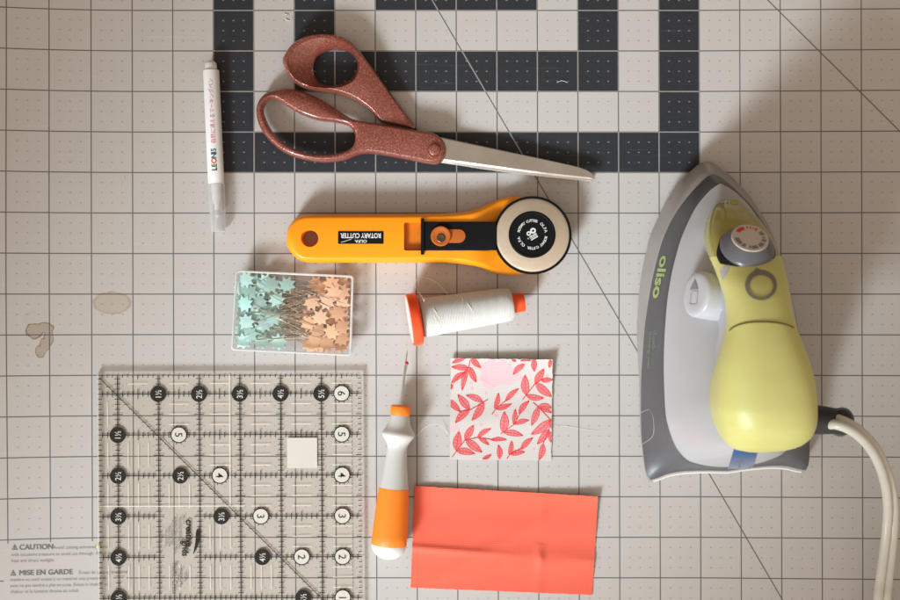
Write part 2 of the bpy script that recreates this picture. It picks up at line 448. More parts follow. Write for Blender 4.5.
def cutting_mat_material():
    t = NT('cutting_mat_surface'); b = t.b
    at = t.new('ShaderNodeAttribute'); at.attribute_name = 'UVMap'
    sep = t.new('ShaderNodeSeparateXYZ'); t.lk(at.outputs['Vector'], sep.inputs[0])
    u, v = sep.outputs[0], sep.outputs[1]
    def dist_int(x, k):
        y = t.math('ADD', t.math('MULTIPLY', x, k), 0.5)
        return t.math('DIVIDE', t.math('ABSOLUTE', t.math('SUBTRACT', t.math('FRACT', y), 0.5)), k)
    du, dv = dist_int(u, 1.0), dist_int(v, 1.0)
    line = t.math('MAXIMUM', t.ramp(du, 0.009, 0.019), t.ramp(dv, 0.009, 0.019))
    qu, qv = dist_int(u, 4.0), dist_int(v, 4.0)
    r = t.math('SQRT', t.math('ADD', t.math('MULTIPLY', qu, qu), t.math('MULTIPLY', t.math('MULTIPLY', qv, 1.5), t.math('MULTIPLY', qv, 1.5))))
    dot = t.ramp(r, 0.014, 0.034)
    clearln = t.math('MULTIPLY', t.math('GREATER_THAN', du, 0.1), t.math('GREATER_THAN', dv, 0.1))
    dot = t.math('MULTIPLY', dot, clearln)
    # angle guides printed on the mat: one at 60 degrees, one at 45 degrees
    x = t.math('ADD', t.math('MULTIPLY', u, 40.5), 214.0)
    y = t.math('SUBTRACT', 172.5, t.math('MULTIPLY', v, 40.55))
    d60 = t.math('ABSOLUTE', t.math('SUBTRACT', t.math('MULTIPLY', t.math('SUBTRACT', x, 433.0), 0.8645), t.math('MULTIPLY', y, 0.5029)))
    d45 = t.math('ABSOLUTE', t.math('MULTIPLY', t.math('SUBTRACT', t.math('SUBTRACT', x, 768.0), y), 0.707))
    diag = t.math('MAXIMUM', t.ramp(d60, 0.35, 0.85), t.ramp(d45, 0.35, 0.85))
    ink = t.math('MAXIMUM', line, diag)
    # concentric dark frames, one inch wide
    c = t.math('FLOOR', u); rr = t.math('FLOOR', v)
    d = t.math('MINIMUM', t.math('MINIMUM', c, t.math('SUBTRACT', 11.0, c)), t.math('MINIMUM', rr, t.math('SUBTRACT', 11.0, rr)))
    even = t.math('LESS_THAN', t.math('FLOORED_MODULO', d, 2.0), 0.5)
    dark = t.math('MULTIPLY', even, t.math('GREATER_THAN', d, -0.5))
    nz = t.noise(9, 5); nf = t.noise(420, 3)
    light_c = t.mix(nz, (0.475, 0.447, 0.425), (0.515, 0.487, 0.462))
    light_c = t.mix(t.math('MULTIPLY', nf, 0.12), light_c, (0.36, 0.335, 0.315))
    dark_c = t.mix(nf, (0.020, 0.022, 0.027), (0.034, 0.036, 0.042))
    # old blade cuts: sparse hairlines running two ways
    def cuts(rot, sx, sy, thr):
        mp = t.new('ShaderNodeMapping'); mp.inputs['Rotation'].default_value = (0, 0, rot); mp.inputs['Scale'].default_value = (sx, sy, 1)
        t.lk(t.obj(), mp.inputs['Vector'])
        n = t.noise(1.0, 2, 0.5, mp.outputs[0])
        return t.math('SUBTRACT', 1.0, t.ramp(n, thr, thr + 0.05))
    cut = t.math('MAXIMUM', cuts(0.04, 14, 900, 0.70), t.math('MAXIMUM', cuts(1.60, 14, 900, 0.70), cuts(0.9, 25, 1100, 0.73)))
    light_c = t.mix(t.math('MULTIPLY', cut, 0.30), light_c, (0.62, 0.60, 0.57))
    dark_c = t.mix(t.math('MULTIPLY', cut, 0.22), dark_c, (0.20, 0.19, 0.185))
    # two dried stains
    def ell(cx, cy, rx, ry, nscale=70, amp=0.4):
        n1 = t.math('MULTIPLY', t.math('SUBTRACT', t.noise(nscale, 4), 0.5), amp * 2)
        ex = t.math('DIVIDE', t.math('SUBTRACT', x, cx), rx); ey = t.math('DIVIDE', t.math('SUBTRACT', y, cy), ry)
        return t.math('ADD', t.math('SQRT', t.math('ADD', t.math('MULTIPLY', ex, ex), t.math('MULTIPLY', ey, ey))), n1)
    def stain(c_in, e, fill, rim, col):
        inside = t.ramp(e, 0.94, 1.06)
        ring = t.math('MULTIPLY', t.ramp(t.math('ABSOLUTE', t.math('SUBTRACT', e, 0.97)), 0.0, 0.13), t.noise(130, 2))
        fac = t.math('ADD', t.math('MULTIPLY', inside, fill), t.math('MULTIPLY', ring, rim))
        return t.mix(t.math('MINIMUM', fac, 1.0), c_in, col)
    e1 = ell(112.5, 303, 18.5, 11, 250, 0.16)
    e2 = t.math('MINIMUM', ell(38, 330.5, 8.5, 7.5, 260, 0.35), t.math('MINIMUM', ell(47, 328, 8.5, 5.5, 260, 0.4), t.math('MINIMUM', ell(51, 337, 4.5, 10, 260, 0.35), t.math('MINIMUM', ell(48, 344, 5.0, 6.5, 260, 0.3), ell(43.5, 351, 5.0, 6.0, 260, 0.4)))))
    light_c = stain(light_c, e1, 0.42, 0.9, (0.36, 0.28, 0.185))
    light_c = stain(light_c, e2, 0.44, 1.5, (0.24, 0.15, 0.07))
    e3 = ell(42, 318, 14, 9, 200, 0.4)
    light_c = stain(light_c, e3, 0.06, 0.18, (0.36, 0.28, 0.185))
    # the panel that carries the warning text has no grid
    panel = t.math('MULTIPLY', t.math('MULTIPLY', t.math('GREATER_THAN', y, 541.0), t.math('LESS_THAN', x, 126.0)), t.math('GREATER_THAN', x, 7.5))
    keep = t.math('SUBTRACT', 1.0, panel)
    lc = t.mix(t.math('MULTIPLY', t.math('MULTIPLY', ink, keep), 0.86), light_c, (0.075, 0.07, 0.066))
    lc = t.mix(t.math('MULTIPLY', t.math('MULTIPLY', dot, keep), 0.42), lc, (0.12, 0.11, 0.105))
    dc = t.mix(t.math('MULTIPLY', ink, 0.75), dark_c, (0.36, 0.34, 0.32))
    dc = t.mix(t.math('MULTIPLY', dot, 0.5), dc, (0.36, 0.34, 0.32))
    t.lk(t.mix(dark, lc, dc), b.inputs['Base Color'])
    b.inputs['Specular IOR Level'].default_value = 0.22
    t.lk(t.math('ADD', 0.5, t.math('MULTIPLY', t.noise(30, 4), 0.2)), b.inputs['Roughness'])
    hh = t.math('ADD', t.math('MULTIPLY', t.noise(900, 3), 0.6), t.math('MULTIPLY', t.math('MAXIMUM', dot, ink), 0.4))
    t.bump(hh, 0.22, 0.0003)
    return t.m
M['cutting_mat'] = cutting_mat_material()

# ------------------------------------------------------------------ table + cutting mat
mb = MB(); mb.box((-1.0, -0.75, -0.045), (1.0, 0.75, -0.0022))
o = mb.build('table_top', M['table']); tag(o, kind='structure')

def grid_px(u, v):
    x = 214 + 40.5 * u; y = 172.5 - 40.55 * v
    n = max(0.0, -u - 1.6)
    x -= 0.42 * min(n, 4) ** 2 * (1 + 0.12 * math.sin((y - 120) / 95.0))
    if n > 4: x -= 3.36 * (n - 4)
    e = max(0.0, min(1.5, (150 - x) / 150))
    y += (y - 300) * 0.012 * e * e
    e = max(0.0, min(1.5, (x - 700) / 200))
    y += (y - 300) * 0.006 * e
    x += (y - 300) * 0.0028
    return x, y
mt = thing('cutting_mat', (0, 0, 0), 'large greige self-healing cutting mat with inch grid and dark square frames, under everything', 'cutting mat')
U0, U1, V0, V1, ST = -10.5, 24.0, -14.0, 12.0, 0.5
nu = int((U1 - U0) / ST); nv = int((V1 - V0) / ST)
me = bpy.data.meshes.new('mat_sheet')
vs = []; uvs = []
for j in range(nv + 1):
    for i in range(nu + 1):
        u = U0 + ST * i; v = V0 + ST * j
        x, y = grid_px(u, v); p = W(x, y, 0)
        vs.append(p); uvs.append((u, v))
fs = [(j * (nu + 1) + i, j * (nu + 1) + i + 1, (j + 1) * (nu + 1) + i + 1, (j + 1) * (nu + 1) + i) for j in range(nv) for i in range(nu)]
border = [i for i in range(nu + 1)] + [j * (nu + 1) + nu for j in range(1, nv + 1)] + [nv * (nu + 1) + i for i in range(nu - 1, -1, -1)] + [j * (nu + 1) for j in range(nv - 1, 0, -1)]
b0 = len(vs)
for i in border: vs.append(Vector((vs[i].x, vs[i].y, -0.0021))); uvs.append(uvs[i])
nb = len(border)
for k in range(nb): fs.append((border[k], b0 + k, b0 + (k + 1) % nb, border[(k + 1) % nb]))
fs.append(tuple(b0 + k for k in range(nb - 1, -1, -1)))
me.from_pydata(vs, [], fs)
uvl = me.uv_layers.new(name='UVMap')
for l in me.loops: uvl.data[l.index].uv = uvs[l.vertex_index]
me.materials.append(M['cutting_mat'])
o = bpy.data.objects.new('mat_sheet', me); COL.objects.link(o); o.parent = mt

def para(mb, lines, x, y, z, size, lead, align='LEFT', deg=0, weight=0.0, sx=1.0):
    """lines of print; x,y photo px of the first baseline start"""
    c, s = math.cos(math.radians(deg)), math.sin(math.radians(deg))
    for k, ln in enumerate(lines):
        if not ln: continue
        ox = x + k * lead * s; oy = y + k * lead * c
        put(mb, text2d(ln, size, align, weight, 2), flat_fn(ox, oy, z, deg, sx))
mb = MB()
Z = 0.00015
def tri_sign(mb, x, y, s):
    a, b, c = (x, y), (x + s, y), (x + s / 2, y - s * 0.95)
    m = lambda p, q, t: (p[0] + (q[0] - p[0]) * t, p[1] + (q[1] - p[1]) * t)
    cx, cy = x + s / 2, y - s * 0.33
    outer = [a, b, c]; inner = [m(p, (cx, cy), 0.42) for p in outer]
    for i in range(3):
        j = (i + 1) % 3
        mb.poly([W(*outer[i], Z), W(*outer[j], Z), W(*inner[j], Z), W(*inner[i], Z)])
    mb.poly([W(cx - .5, cy - 1.9, Z), W(cx + .5, cy - 1.9, Z), W(cx + .4, cy + 1.0, Z), W(cx - .4, cy + 1.0, Z)])
tri_sign(mb, 11.5, 550.0, 6.2); tri_sign(mb, 10, 575.8, 6.2)
for k in range(3):                                # bold: the strokes printed thrice, a hair apart
    put(mb, text2d('CAUTION', 7.4, 'LEFT'), flat_fn(19 + .3 * k, 550, Z + k * .00001, 1.2, 1.02))
    put(mb, text2d('MISE EN GARDE', 7.2, 'LEFT'), flat_fn(18.5 + .3 * k, 575.5, Z + k * .00001, 1.2, 1.06))
mb.build('warning_heading', M['heading_ink'], mt, 0)
mb = MB()
para(mb, ['Avoid cutting extremely close'], 53, 549.3, Z, 4.6, 6, deg=1)
para(mb, ['with excessive pressure to avoid cut through. Avoid heat', 'heat and direct sunlight.'], 11, 556.5, Z, 4.5, 6, deg=1)
para(mb, ['Évitez de couper avec une'], 78.5, 574.3, Z, 4.6, 6, deg=1)
para(mb, ['matière ou outil enduit à un matériel une pression de', 'peut ne pas tendre à plat en pose. Évitez la chaleur et', 'chaleur et la lumière directe du soleil.'], 10, 581.5, Z, 4.5, 6, deg=1)
mb.build('warning_print', M['mat_ink'], mt, 0)

# ------------------------------------------------------------------ marker pen
def pen_axis(y): return 212.4 + (y - 66) * (219.9 - 212.4) / (232 - 66)
A = W(pen_axis(62.5), 62.5, 0); Bp = W(pen_axis(232), 232, 0)
R = 8.0 * S
A.z = Bp.z = R + 0.0002
ax = (Bp - A).normalized()
pen = thing('marker_pen', (A + Bp) / 2 - Vector((0, 0, R)), 'slim white marker pen with pink Japanese lettering, lying beside the dark mat squares', 'marker pen')
def yl(y): return (y - 62.5) * S * 1.001
mb = MB(); mb.lathe(A, ax, [(0, R * .35), (yl(63.5), R * .55), (yl(65.5), R * .72), (yl(71.5), R * .76), (yl(73.5), R * .76)], 32)
mb.build('end_plug', M['pen_white'], pen)
mb = MB(); mb.lathe(A, ax, [(yl(71.6), R * .90), (yl(72.2), R), (yl(184.0), R * 1.0), (yl(184.6), R * .96)], 48)
barrel = mb.build('barrel', M['pen_white'], pen)
mb = MB()
mb.lathe(A, ax, [(yl(184.7), R * .80), (yl(185.0), R * 1.04), (yl(187.5), R * 1.05), (yl(205), R * 1.02), (yl(230.5), R * .9), (yl(232), R * .86), (yl(232), R * .4)], 40)
mb.build('cap', M['clear_cap'], pen)
mb = MB(); mb.lathe(A, ax, [(yl(184.8), R * .62), (yl(200), R * .60), (yl(206), R * .34), (yl(216), R * .30), (yl(218), R * .12)], 24)
mb.build('nib_holder', M['pen_white'], pen)
mb = MB(); mb.lathe(A, ax, [(yl(211), R * .36), (yl(216), R * .36)], 16); mb.build('nib_ring', M['tab_grey'], pen)
side = Vector((-ax.y, ax.x, 0)).normalized()
if side.x > 0: side = -side           # letter tops point to the photo's left
def pen_fn(y_start, sx=1.0, off=0.0):
    def f(p):
        th = (p.y + off) / 8.0
        base = A + ax * yl(y_start - p.x * sx)
        r = R + 0.00008
        return base + side * (r * math.sin(th)) + Vector((0, 0, r * math.cos(th)))
    return f
x = 172.3
for ch, wd, mt_ in (('L', 3.4, 'black_ink'), ('E', 3.6, 'green_ink'), ('O', 4.9, 'red_ink'), ('N', 4.6, 'teal_ink'), ('I', 1.9, 'black_ink'), ('S', 4.0, 'teal_ink')):
    mb = MB(); put(mb, refine(text2d(ch, 7.0, 'LEFT', 0.035), 3), pen_fn(x, 0.92, -2.6)); x -= wd + .1
    mb.build('lettering', M[mt_], barrel, 0)
mb = MB()
body = text2d('自然に消えるマーキングペン', 5.3, 'LEFT', 0.004)
wd = max(p.x for p in body[0])
put(mb, refine(body, 1), pen_fn(145.5, 64.0 / wd, -2.4)); mb.build('lettering', M['pink_ink'], barrel, 0)

# ------------------------------------------------------------------ scissors
sci = thing('scissors', W(400, 150, 0), 'open dressmaking scissors with rose gold glitter handles and steel blades', 'scissors')
def px_ring(pts, z, n, closed=True):
    return [Vector((q.x, q.y)) for q in catmull([W(a, b, z) for a, b in pts], n, closed)]
low_outer = [(256, 112.5), (258.4, 100.5), (267, 91.5), (282.5, 87.6), (300, 90.3), (317.5, 97.4), (332.5, 106), (350, 117.2), (362.5, 120.8), (380, 123.6), (400, 127), (418, 130), (434, 133), (443, 139.5), (446.5, 149), (444, 159), (437, 164), (429, 163.6), (415, 161), (400, 158), (378, 154.2), (364, 153.4), (355, 155.8), (344, 160), (329, 162), (312.5, 161), (295, 157), (280, 149.8), (267.5, 138.6), (259.5, 126.5)]
low_hole = [(263.8, 112.5), (265.4, 103.5), (272, 98.4), (281, 102), (290, 108), (303, 115), (318, 120), (335, 122.2), (347, 125), (353.5, 131), (355, 138.5), (352.5, 146), (345, 151), (332, 154), (313, 154), (296, 149), (281, 140), (270, 127.5)]
ZL0, ZL1 = 0.0034, 0.0125
ro = px_ring(low_outer, 0.009, 220)
def rim_inset(p):
    """how far the crest lies inside the outer outline: wide along the back of the loop"""
    x = p[0] / (S * (1 - .009 / H)) + 450; y = 300 - p[1] / (S * (1 - .009 / H))
    back = max(0.0, 1 - ((x - 305) / 48.0) ** 2) if y < 119 and x < 353 else 0.0
    return 3.4 + 9.0 * back ** 0.7
ins = [rim_inset(p) * S for p in ro]
for _ in range(6): ins = [(ins[i - 1] + ins[i] + ins[(i + 1) % len(ins)]) / 3 for i in range(len(ins))]
mb = MB(); rings = []
for a in (0, 30, 60, 90):
    s_ = math.sin(math.radians(a)); c_ = math.cos(math.radians(a))
    rings.append(P3(inset(ro, 2.0 * S * (1 - s_)), ZL0 + 0.0018 * (1 - c_)))
for a in (8, 20, 32, 44, 56, 68, 80, 90):
    s_ = math.sin(math.radians(a)); c_ = math.cos(math.radians(a))
    rr = inset(ro, [d * (1 - c_) for d in ins])
    rings.append(P3(rr, ZL0 + .0028 + (ZL1 - ZL0 - .0028) * s_))
mb.loft(rings, True, True, True)
lh = mb.build('handle', M['rose_glitter'], sci)
rh = px_ring(low_hole, 0.009, 120)
cm = MB(); rings = [P3(inset(rh, -2.2 * S), ZL0 - .001), P3(inset(rh, -1.2 * S), ZL0 + .0006), P3(rh, ZL0 + .0026)]
for a in (0, 20, 40, 60, 80, 90):
    rings.append(P3(inset(rh, -3.2 * S * (1 - math.cos(math.radians(a)))), ZL1 - .0046 + .0046 * math.sin(math.radians(a))))
rings.append(P3(inset(rh, -3.6 * S), ZL1 + .002))
cm.loft(rings, True, True, True)
boolean(lh, [cm])

up_outer = [(282.3, 62.5), (285, 53.5), (292.5, 43.7), (305, 36.3), (322.5, 33.6), (340, 35.8), (352.5, 42.3), (362.5, 53.6), (375, 70), (390, 91), (405, 111), (416.5, 127.2), (414, 127.9), (400, 125.2), (384, 122.4), (380, 120.8), (372.5, 112.3), (360, 102.6), (347.5, 96.3), (332.5, 92.2), (315, 90.4), (300, 86), (288.7, 76)]
up_hole = [(312.7, 66), (315.5, 56.5), (323, 50.6), (335, 48), (347.5, 50), (355, 57), (357, 66), (352.5, 76), (342.5, 82.3), (330, 84.4), (320, 82), (314.3, 75)]
ru = px_ring(up_outer, 0.009, 200)
ZU0, ZU1 = 0.0008, 0.0135
mb = MB(); rings = []
for a in (0, 45, 90):
    s_ = math.sin(math.radians(a)); c_ = math.cos(math.radians(a))
    rings.append(P3(inset(ru, 2.0 * S * (1 - s_)), ZU0 + .002 * (1 - c_)))
def up_top(p):
    x = p[0] / S + 450
    t = max(0, min(1, (x - 345) / 60)); t = t * t * (3 - 2 * t)
    return ZU1 - 0.0058 * t
for a in (10, 25, 40, 55, 70, 82, 90):
    s_ = math.sin(math.radians(a)); c_ = math.cos(math.radians(a))
    rr = inset(ru, 2.8 * S * (1 - c_))
    rings.append([Vector((p.x, p.y, .004 + (up_top(p) - .004) * s_)) for p in rr])
mb.loft(rings, True, True, True)
uh = mb.build('handle', M['rose_glitter'], sci)
rhu = px_ring(up_hole, 0.007, 120)
# the finger hole flares into a wide bowl towards the outer side of the loop
cen = Vector((sum(p.x for p in rhu) / 120, sum(p.y for p in rhu) / 120))
rimtop = px_ring([(287.5, 63), (290, 55.5), (297, 46.5), (308, 40.5), (323, 37.5), (338, 39.8), (349, 46), (357.5, 55.5), (360.5, 67), (355.5, 78.5), (344.5, 86), (330, 88.2), (313, 86.8), (300, 82), (291.5, 74)], 0.0125, 120)
def by_angle(ring):
    out = []
    angs = [(math.atan2(p.y - cen.y, p.x - cen.x), p) for p in ring]
    for k in range(120):
        a = -PI + 2 * PI * k / 120
        out.append(min(angs, key=lambda q: abs((q[0] - a + PI) % (2 * PI) - PI))[1])
    return out
ha = by_angle(px_ring(up_hole, 0.007, 1440)); ra = by_angle([Vector((p.x, p.y)) for p in catmull([Vector((q.x, q.y, 0)) for q in rimtop], 1440)])
cm = MB(); rings = [P3(ha, ZU0 - .002), P3(ha, 0.0045)]
for f in (0.12, .3, .5, .7, .88, 1.0):
    rings.append([Vector((h.x + (r_.x - h.x) * f, h.y + (r_.y - h.y) * f, .0045 + .0083 * f ** 0.8)) for h, r_ in zip(ha, ra)])
rings.append([Vector((h.x + (r_.x - h.x) * 1.03, h.y + (r_.y - h.y) * 1.03, ZU1 + .003)) for h, r_ in zip(ha, ra)])
cm.loft(rings, True, True, True)
boolean(uh, [cm])
# pivot: raised ring and button
pc = W(434.5, 149.5, ZL1)
mb = MB(); mb.lathe(pc + Vector((0, 0, -.0004)), (0, 0, 1), [(0, 7.9 * S), (.0006, 7.9 * S), (.0009, 7.5 * S), (.0009, 6.9 * S), (.0006, 6.6 * S), (.0007, 6.2 * S), (.0016, 5.6 * S), (.0020, 4.8 * S), (.0021, 2 * S)], 48)
mb.build('pivot_button', M['rose_glitter'], sci)
# blades: flat back plus hollow ground cutting bevel
def blade(top, ridge, edge, z_hi, z_lo, name):
    n = 60
    T = catmull([W(a, b, z_hi) for a, b in top], n, False); Rg = catmull([W(a, b, z_hi) for a, b in ridge], n, False); E = catmull([W(a, b, z_lo) for a, b in edge], n, False)
    mb = MB(); rings = []
    for i in range(n):
        t, r, e = T[i], Rg[i], E[i]
        thin = 1 - 0.55 * i / n
        zt = z_lo + (z_hi - z_lo) * thin
        rings.append([Vector((t.x, t.y, z_lo)), Vector((t.x, t.y, zt - .0003)), Vector((t.x + (r.x - t.x) * .05, t.y + (r.y - t.y) * .05, zt)),
                      Vector((r.x, r.y, zt)), Vector((r.x + (e.x - r.x) * .5, r.y + (e.y - r.y) * .5, zt - (zt - z_lo) * .62)), Vector((e.x, e.y, z_lo + .0001)), Vector((e.x, e.y, z_lo))])
    mb.loft(rings, True, True, True)
    return mb.build(name, M['scissor_steel'], sci, 14)
blade([(436, 136), (470, 143.3), (510, 151.8), (550, 160.3), (578, 166.8), (590, 171.5), (595.5, 177.3)],
      [(436, 158), (470, 162.3), (510, 167.8), (550, 173), (574, 175.6), (586, 176.9), (594.5, 178.4)],
      [(436, 162), (470, 167), (510, 172.2), (550, 176.8), (574, 179.2), (586, 180.2), (594.5, 179.4)], 0.0072, 0.0057, 'blade')
blade([(392, 140), (430, 150), (480, 160), (530, 168), (565, 173.5), (585, 176.6), (593, 178.6)],
      [(394, 150), (430, 158), (480, 165), (530, 171), (565, 176), (585, 178.6), (592, 179.8)],
      [(396, 154), (430, 160.5), (480, 168.6), (530, 175.2), (565, 178.8), (585, 180.6), (592, 180.9)], 0.0040, 0.0020, 'blade')

# ------------------------------------------------------------------ rotary cutter
rc = thing('rotary_cutter', W(430, 238, 0), 'yellow rotary cutter with round steel blade and black slide guard', 'rotary cutter')
hand = [(286.6, 238.5), (288.5, 228), (294.5, 219.6), (304, 215), (318, 214.2), (350, 214), (390, 213.8), (430, 213.4), (450, 212.8), (467, 211.2), (478, 208.2), (490, 203), (502, 198.4), (516, 196.6), (540, 200), (556, 214), (562, 235), (556, 256), (540, 270), (524, 274.2), (508, 275.2), (494, 272.6), (481, 267.8), (466, 264.8), (448, 263), (420, 262.6), (380, 262.8), (340, 262.8), (310, 262.6), (299, 260), (291.5, 253), (287.5, 246)]
ZH = 0.0145
hr = [Vector((p.x, p.y)) for p in catmull([W(a, b, 0.007) for a, b in hand], 240)]
mb = MB(); rings = []
for a in (0, 45, 90):
    rings.append(P3(inset(hr, 2 * S * (1 - math.sin(math.radians(a)))), .0003 + .0015 * (1 - math.cos(math.radians(a)))))
def hz(p):
    x = p.x / S + 450
    t = max(0, min(1, (x - 470) / 30)); t = t * t * (3 - 2 * t)
    return ZH - 0.0055 * t
for a in (6, 18, 30, 42, 54, 66, 78, 90):
    s_ = math.sin(math.radians(a)); c_ = math.cos(math.radians(a))
    rr = inset(hr, 5.2 * S * (1 - c_))
    rings.append([Vector((p.x, p.y, .006 + (hz(p) - .006) * s_)) for p in rr])
for f in (0.94, 0.8, 0.5, 0.2):
    # gentle crown towards the centre line
    base = rings[-1] if f == 0.94 else rings[-1]
    last = inset(hr, 5.2 * S)
    rings.append([Vector((p.x, (p.y - W(0, 238.3, .007).y) * f + W(0, 238.3, .007).y, hz(p) + .0007 * (1 - f * f))) if True else p for p in last])
mb.loft(rings, True, True, True)
hb = mb.build('handle', M['yellow_plastic'], rc)
cm = MB(); c0 = W(309.8, 238.2, .0145); cm.lathe((c0.x, c0.y, -.004), (0, 0, 1), [(0, 8.1 * S), (.017, 8.0 * S), (.0185, 8.4 * S), (.0215, 10 * S)], 40)
cm2 = MB(); cm2.loft([P3([W(*q, .0145) for q in rrect(404, 222.6, 500, 250.6, 2.2)], z) for z in (.0112, .02)], True, True, True)
boolean(hb, [cm, cm2])
# lighter inner ledge of the slide track
mb = MB(); rounded_prism(mb, [W(*q, .0115) for q in rrect(404.2, 222.8, 430, 250.4, 2.0)], .0108, .0114, .0002)
mb.build('slide_track', M['yellow_recess'], rc)
mb = MB(); rounded_prism(mb, [W(*q, .0145) for q in rrect(422, 221.8, 496.4, 250.2, 1.0)], .0113, .0163, .0006)
mb.loft([P3([W(*q, .016) for q in ((420.8, 218.5), (424, 218.5), (424, 254.6), (420.8, 254.6))], z) for z in (.013, .0172)], True, True, True)
slider = mb.build('blade_guard', M['black_plastic'], rc)
# slot and button
mb = MB(); slot = [Vector(W(*q, .0163)) for q in rrect(434.5, 229.2, 465.5, 242.8, 6.7, 8)]
rounded_prism(mb, slot, .0160, .0166, .0002); mb.build('button_slot', M['orange_button'], slider)
bc = W(440.8, 236, .0175)
mb = MB(); mb.lathe((bc.x, bc.y, .0160), (0, 0, 1), [(0, 9.9 * S), (.0018, 9.9 * S), (.0024, 9.2 * S), (.0025, 7.8 * S), (.0021, 6.6 * S), (.0021, 4.6 * S)], 48)
bt = mb.build('slide_button', M['orange_button'], slider)
bc2 = W(441, 238, .018)
mb = MB(); mb.lathe((bc2.x, bc2.y, .0176), (0, 0, 1), [(0, 4.3 * S), (.0008, 4.3 * S), (.0011, 3.6 * S), (.0009, 2.0 * S)], 28); mb.build('screw', M['dark_screw'], bt)
# blade disc, black rim behind it, and cap
dc = W(532.7, 235.1, .0165)
mb = MB(); mb.lathe((dc.x, dc.y, .0118), (0, 0, 1), [(0, 37.2 * S), (.0008, 38.4 * S), (.0030, 38.4 * S), (.0036, 37.6 * S), (.0036, 36.2 * S), (.0026, 36.0 * S)], 96)
mb.build('blade_rim', M['black_plastic'], rc)
mb = MB(); mb.lathe((dc.x, dc.y, .0145), (0, 0, 1), [(0, 36 * S), (.0005, 36 * S), (.0011, 33 * S), (.00115, 10 * S)], 96)
mb.build('round_blade', M['blade_steel'], rc, 20)
dc2 = W(532.3, 234.4, .0185)
mb = MB(); mb.lathe((dc2.x, dc2.y, .0150), (0, 0, 1), [(0, 23.0 * S), (.0026, 23.0 * S), (.0033, 22.2 * S), (.0034, 21.2 * S), (.0031, 20.6 * S), (.0031, 5 * S)], 72)
cap = mb.build('hub_cap', M['black_plastic'], rc, 25)
mb = MB(); zt = .01822
def ring_text(mb, s, cx, cy, rad, a0, a1, size):
    n = len(s)
    for i, ch in enumerate(s):
        if ch == ' ': continue
        a = a0 + (a1 - a0) * i / (n - 1)
        x = cx + rad * math.cos(math.radians(a)); y = cy - rad * math.sin(math.radians(a))
        put(mb, text2d(ch, size, 'CENTER', 0.02, 2), flat_fn(x, y, zt, a - 90))
ring_text(mb, 'ROTARY CUTTER', 532.3, 234.4, 12.6, 166, 72, 3.7)
ring_text(mb, 'OLFA', 532.3, 234.4, 12.6, 48, 14, 4.0)
ring_text(mb, 'ROTARY CUTTER', 532.3, 234.4, 12.6, -12, -106, 3.7)
ring_text(mb, 'OLFA', 532.3, 234.4, 12.6, -130, -164, 4.0)
def emb(x, y):                       # emblem in the middle of the cap, turned a little
    a = math.radians(28); return W(532.3 + x * math.cos(a) + y * math.sin(a), 234.4 + y * math.cos(a) - x * math.sin(a), zt)
def annulus(mb, cx, cy, r0, r1, fn, n=20):
    for k in range(n):
        a, b = 2 * PI * k / n, 2 * PI * (k + 1) / n
        mb.poly([fn(cx + r0 * math.cos(a), cy + r0 * math.sin(a)), fn(cx + r1 * math.cos(a), cy + r1 * math.sin(a)), fn(cx + r1 * math.cos(b), cy + r1 * math.sin(b)), fn(cx + r0 * math.cos(b), cy + r0 * math.sin(b))])
annulus(mb, -2.6, -2.4, 1.0, 2.3, emb); annulus(mb, 2.4, -2.9, 1.2, 2.9, emb)
for y0, y1 in ((0.8, 2.0), (2.6, 3.3), (3.9, 5.0)):
    mb.poly([emb(-4.2 + .1 * y0, y0), emb(4.0, y0 - .3), emb(4.2, y1 - .3), emb(-3.6, y1)])
mb.poly([emb(-6.4, 1.5), emb(-5.2, 1.0), emb(-5.2, 2.6)])
mb.build('lettering', M['white_ink'], cap, 0)
# name plate, printed upside down in this view
zp = ZH + .00085
mb = MB(); rounded_prism(mb, [W(*q, zp) for q in rrect(338, 231.2, 383.6, 243.8, .6)], ZH - .0004, zp, .0001)
plate = mb.build('name_plate', M['black_plastic'], rc)
mb = MB()
t1 = text2d('ROTARY CUTTER', 6.6, 'CENTER', 0.03); w1 = max(p.x for p in t1[0]) - min(p.x for p in t1[0])
put(mb, t1, flat_fn(360.9, 233.4, zp + .0001, 180, 40.5 / w1))
put(mb, text2d('OLFA', 3.9, 'CENTER', 0.03), flat_fn(361, 239.9, zp + .0001, 180, 1.25))
for a, b in (((341, 242.6), (351.5, 239.4)),):
    mb.poly([W(a[0], a[1], zp + .0001), W(b[0], b[1], zp + .0001), W(b[0], b[1] - .5, zp + .0001), W(a[0], a[1] - .5, zp + .0001)])
mb.build('lettering', M['white_ink'], plate, 0)

# ------------------------------------------------------------------ thread spool
sp = thing('thread_spool', W(462, 318, 0), 'white thread wound on an orange spool, lying on its side', 'thread spool')
R0, R1 = 26 * S, 16.3 * S
fl = W(418.5, 318.6, R0 * 1.0); fl.z = R0 + .0002
tp = W(511.5, 303.8, 0); tp.z = R1 + .0002
d = (tp - fl).normalized(); L = (tp - fl).length
q = lambda f: f * L
mb = MB(); mb.lathe(fl, d, [(q(-.088), R0 * .55), (q(-.082), R0 * .90), (q(-.098), R0 * .95), (q(-.09), R0 * .99), (q(-.02), R0), (q(.0), R0 * .975), (q(.012), R0 * .93), (q(.012), R0 * .6)], 72)
mb.build('flange', M['orange_red'], sp)
mb = MB(); mb.lathe(fl + d * q(-.0985), d, [(0, R0 * .90), (q(.003), R0 * .90)], 60); mb.build('end_label', M['white_plastic'], sp)
mb = MB(); mb.lathe(fl, d, [(q(-.05), 6 * S), (q(.95), 6.5 * S)], 32); mb.lathe(fl, d, [(q(.94), 9.6 * S), (q(1.11), 9.5 * S), (q(1.125), 9.0 * S), (q(1.125), 4 * S)], 40)
mb.build('spool_core', M['orange_red'], sp)
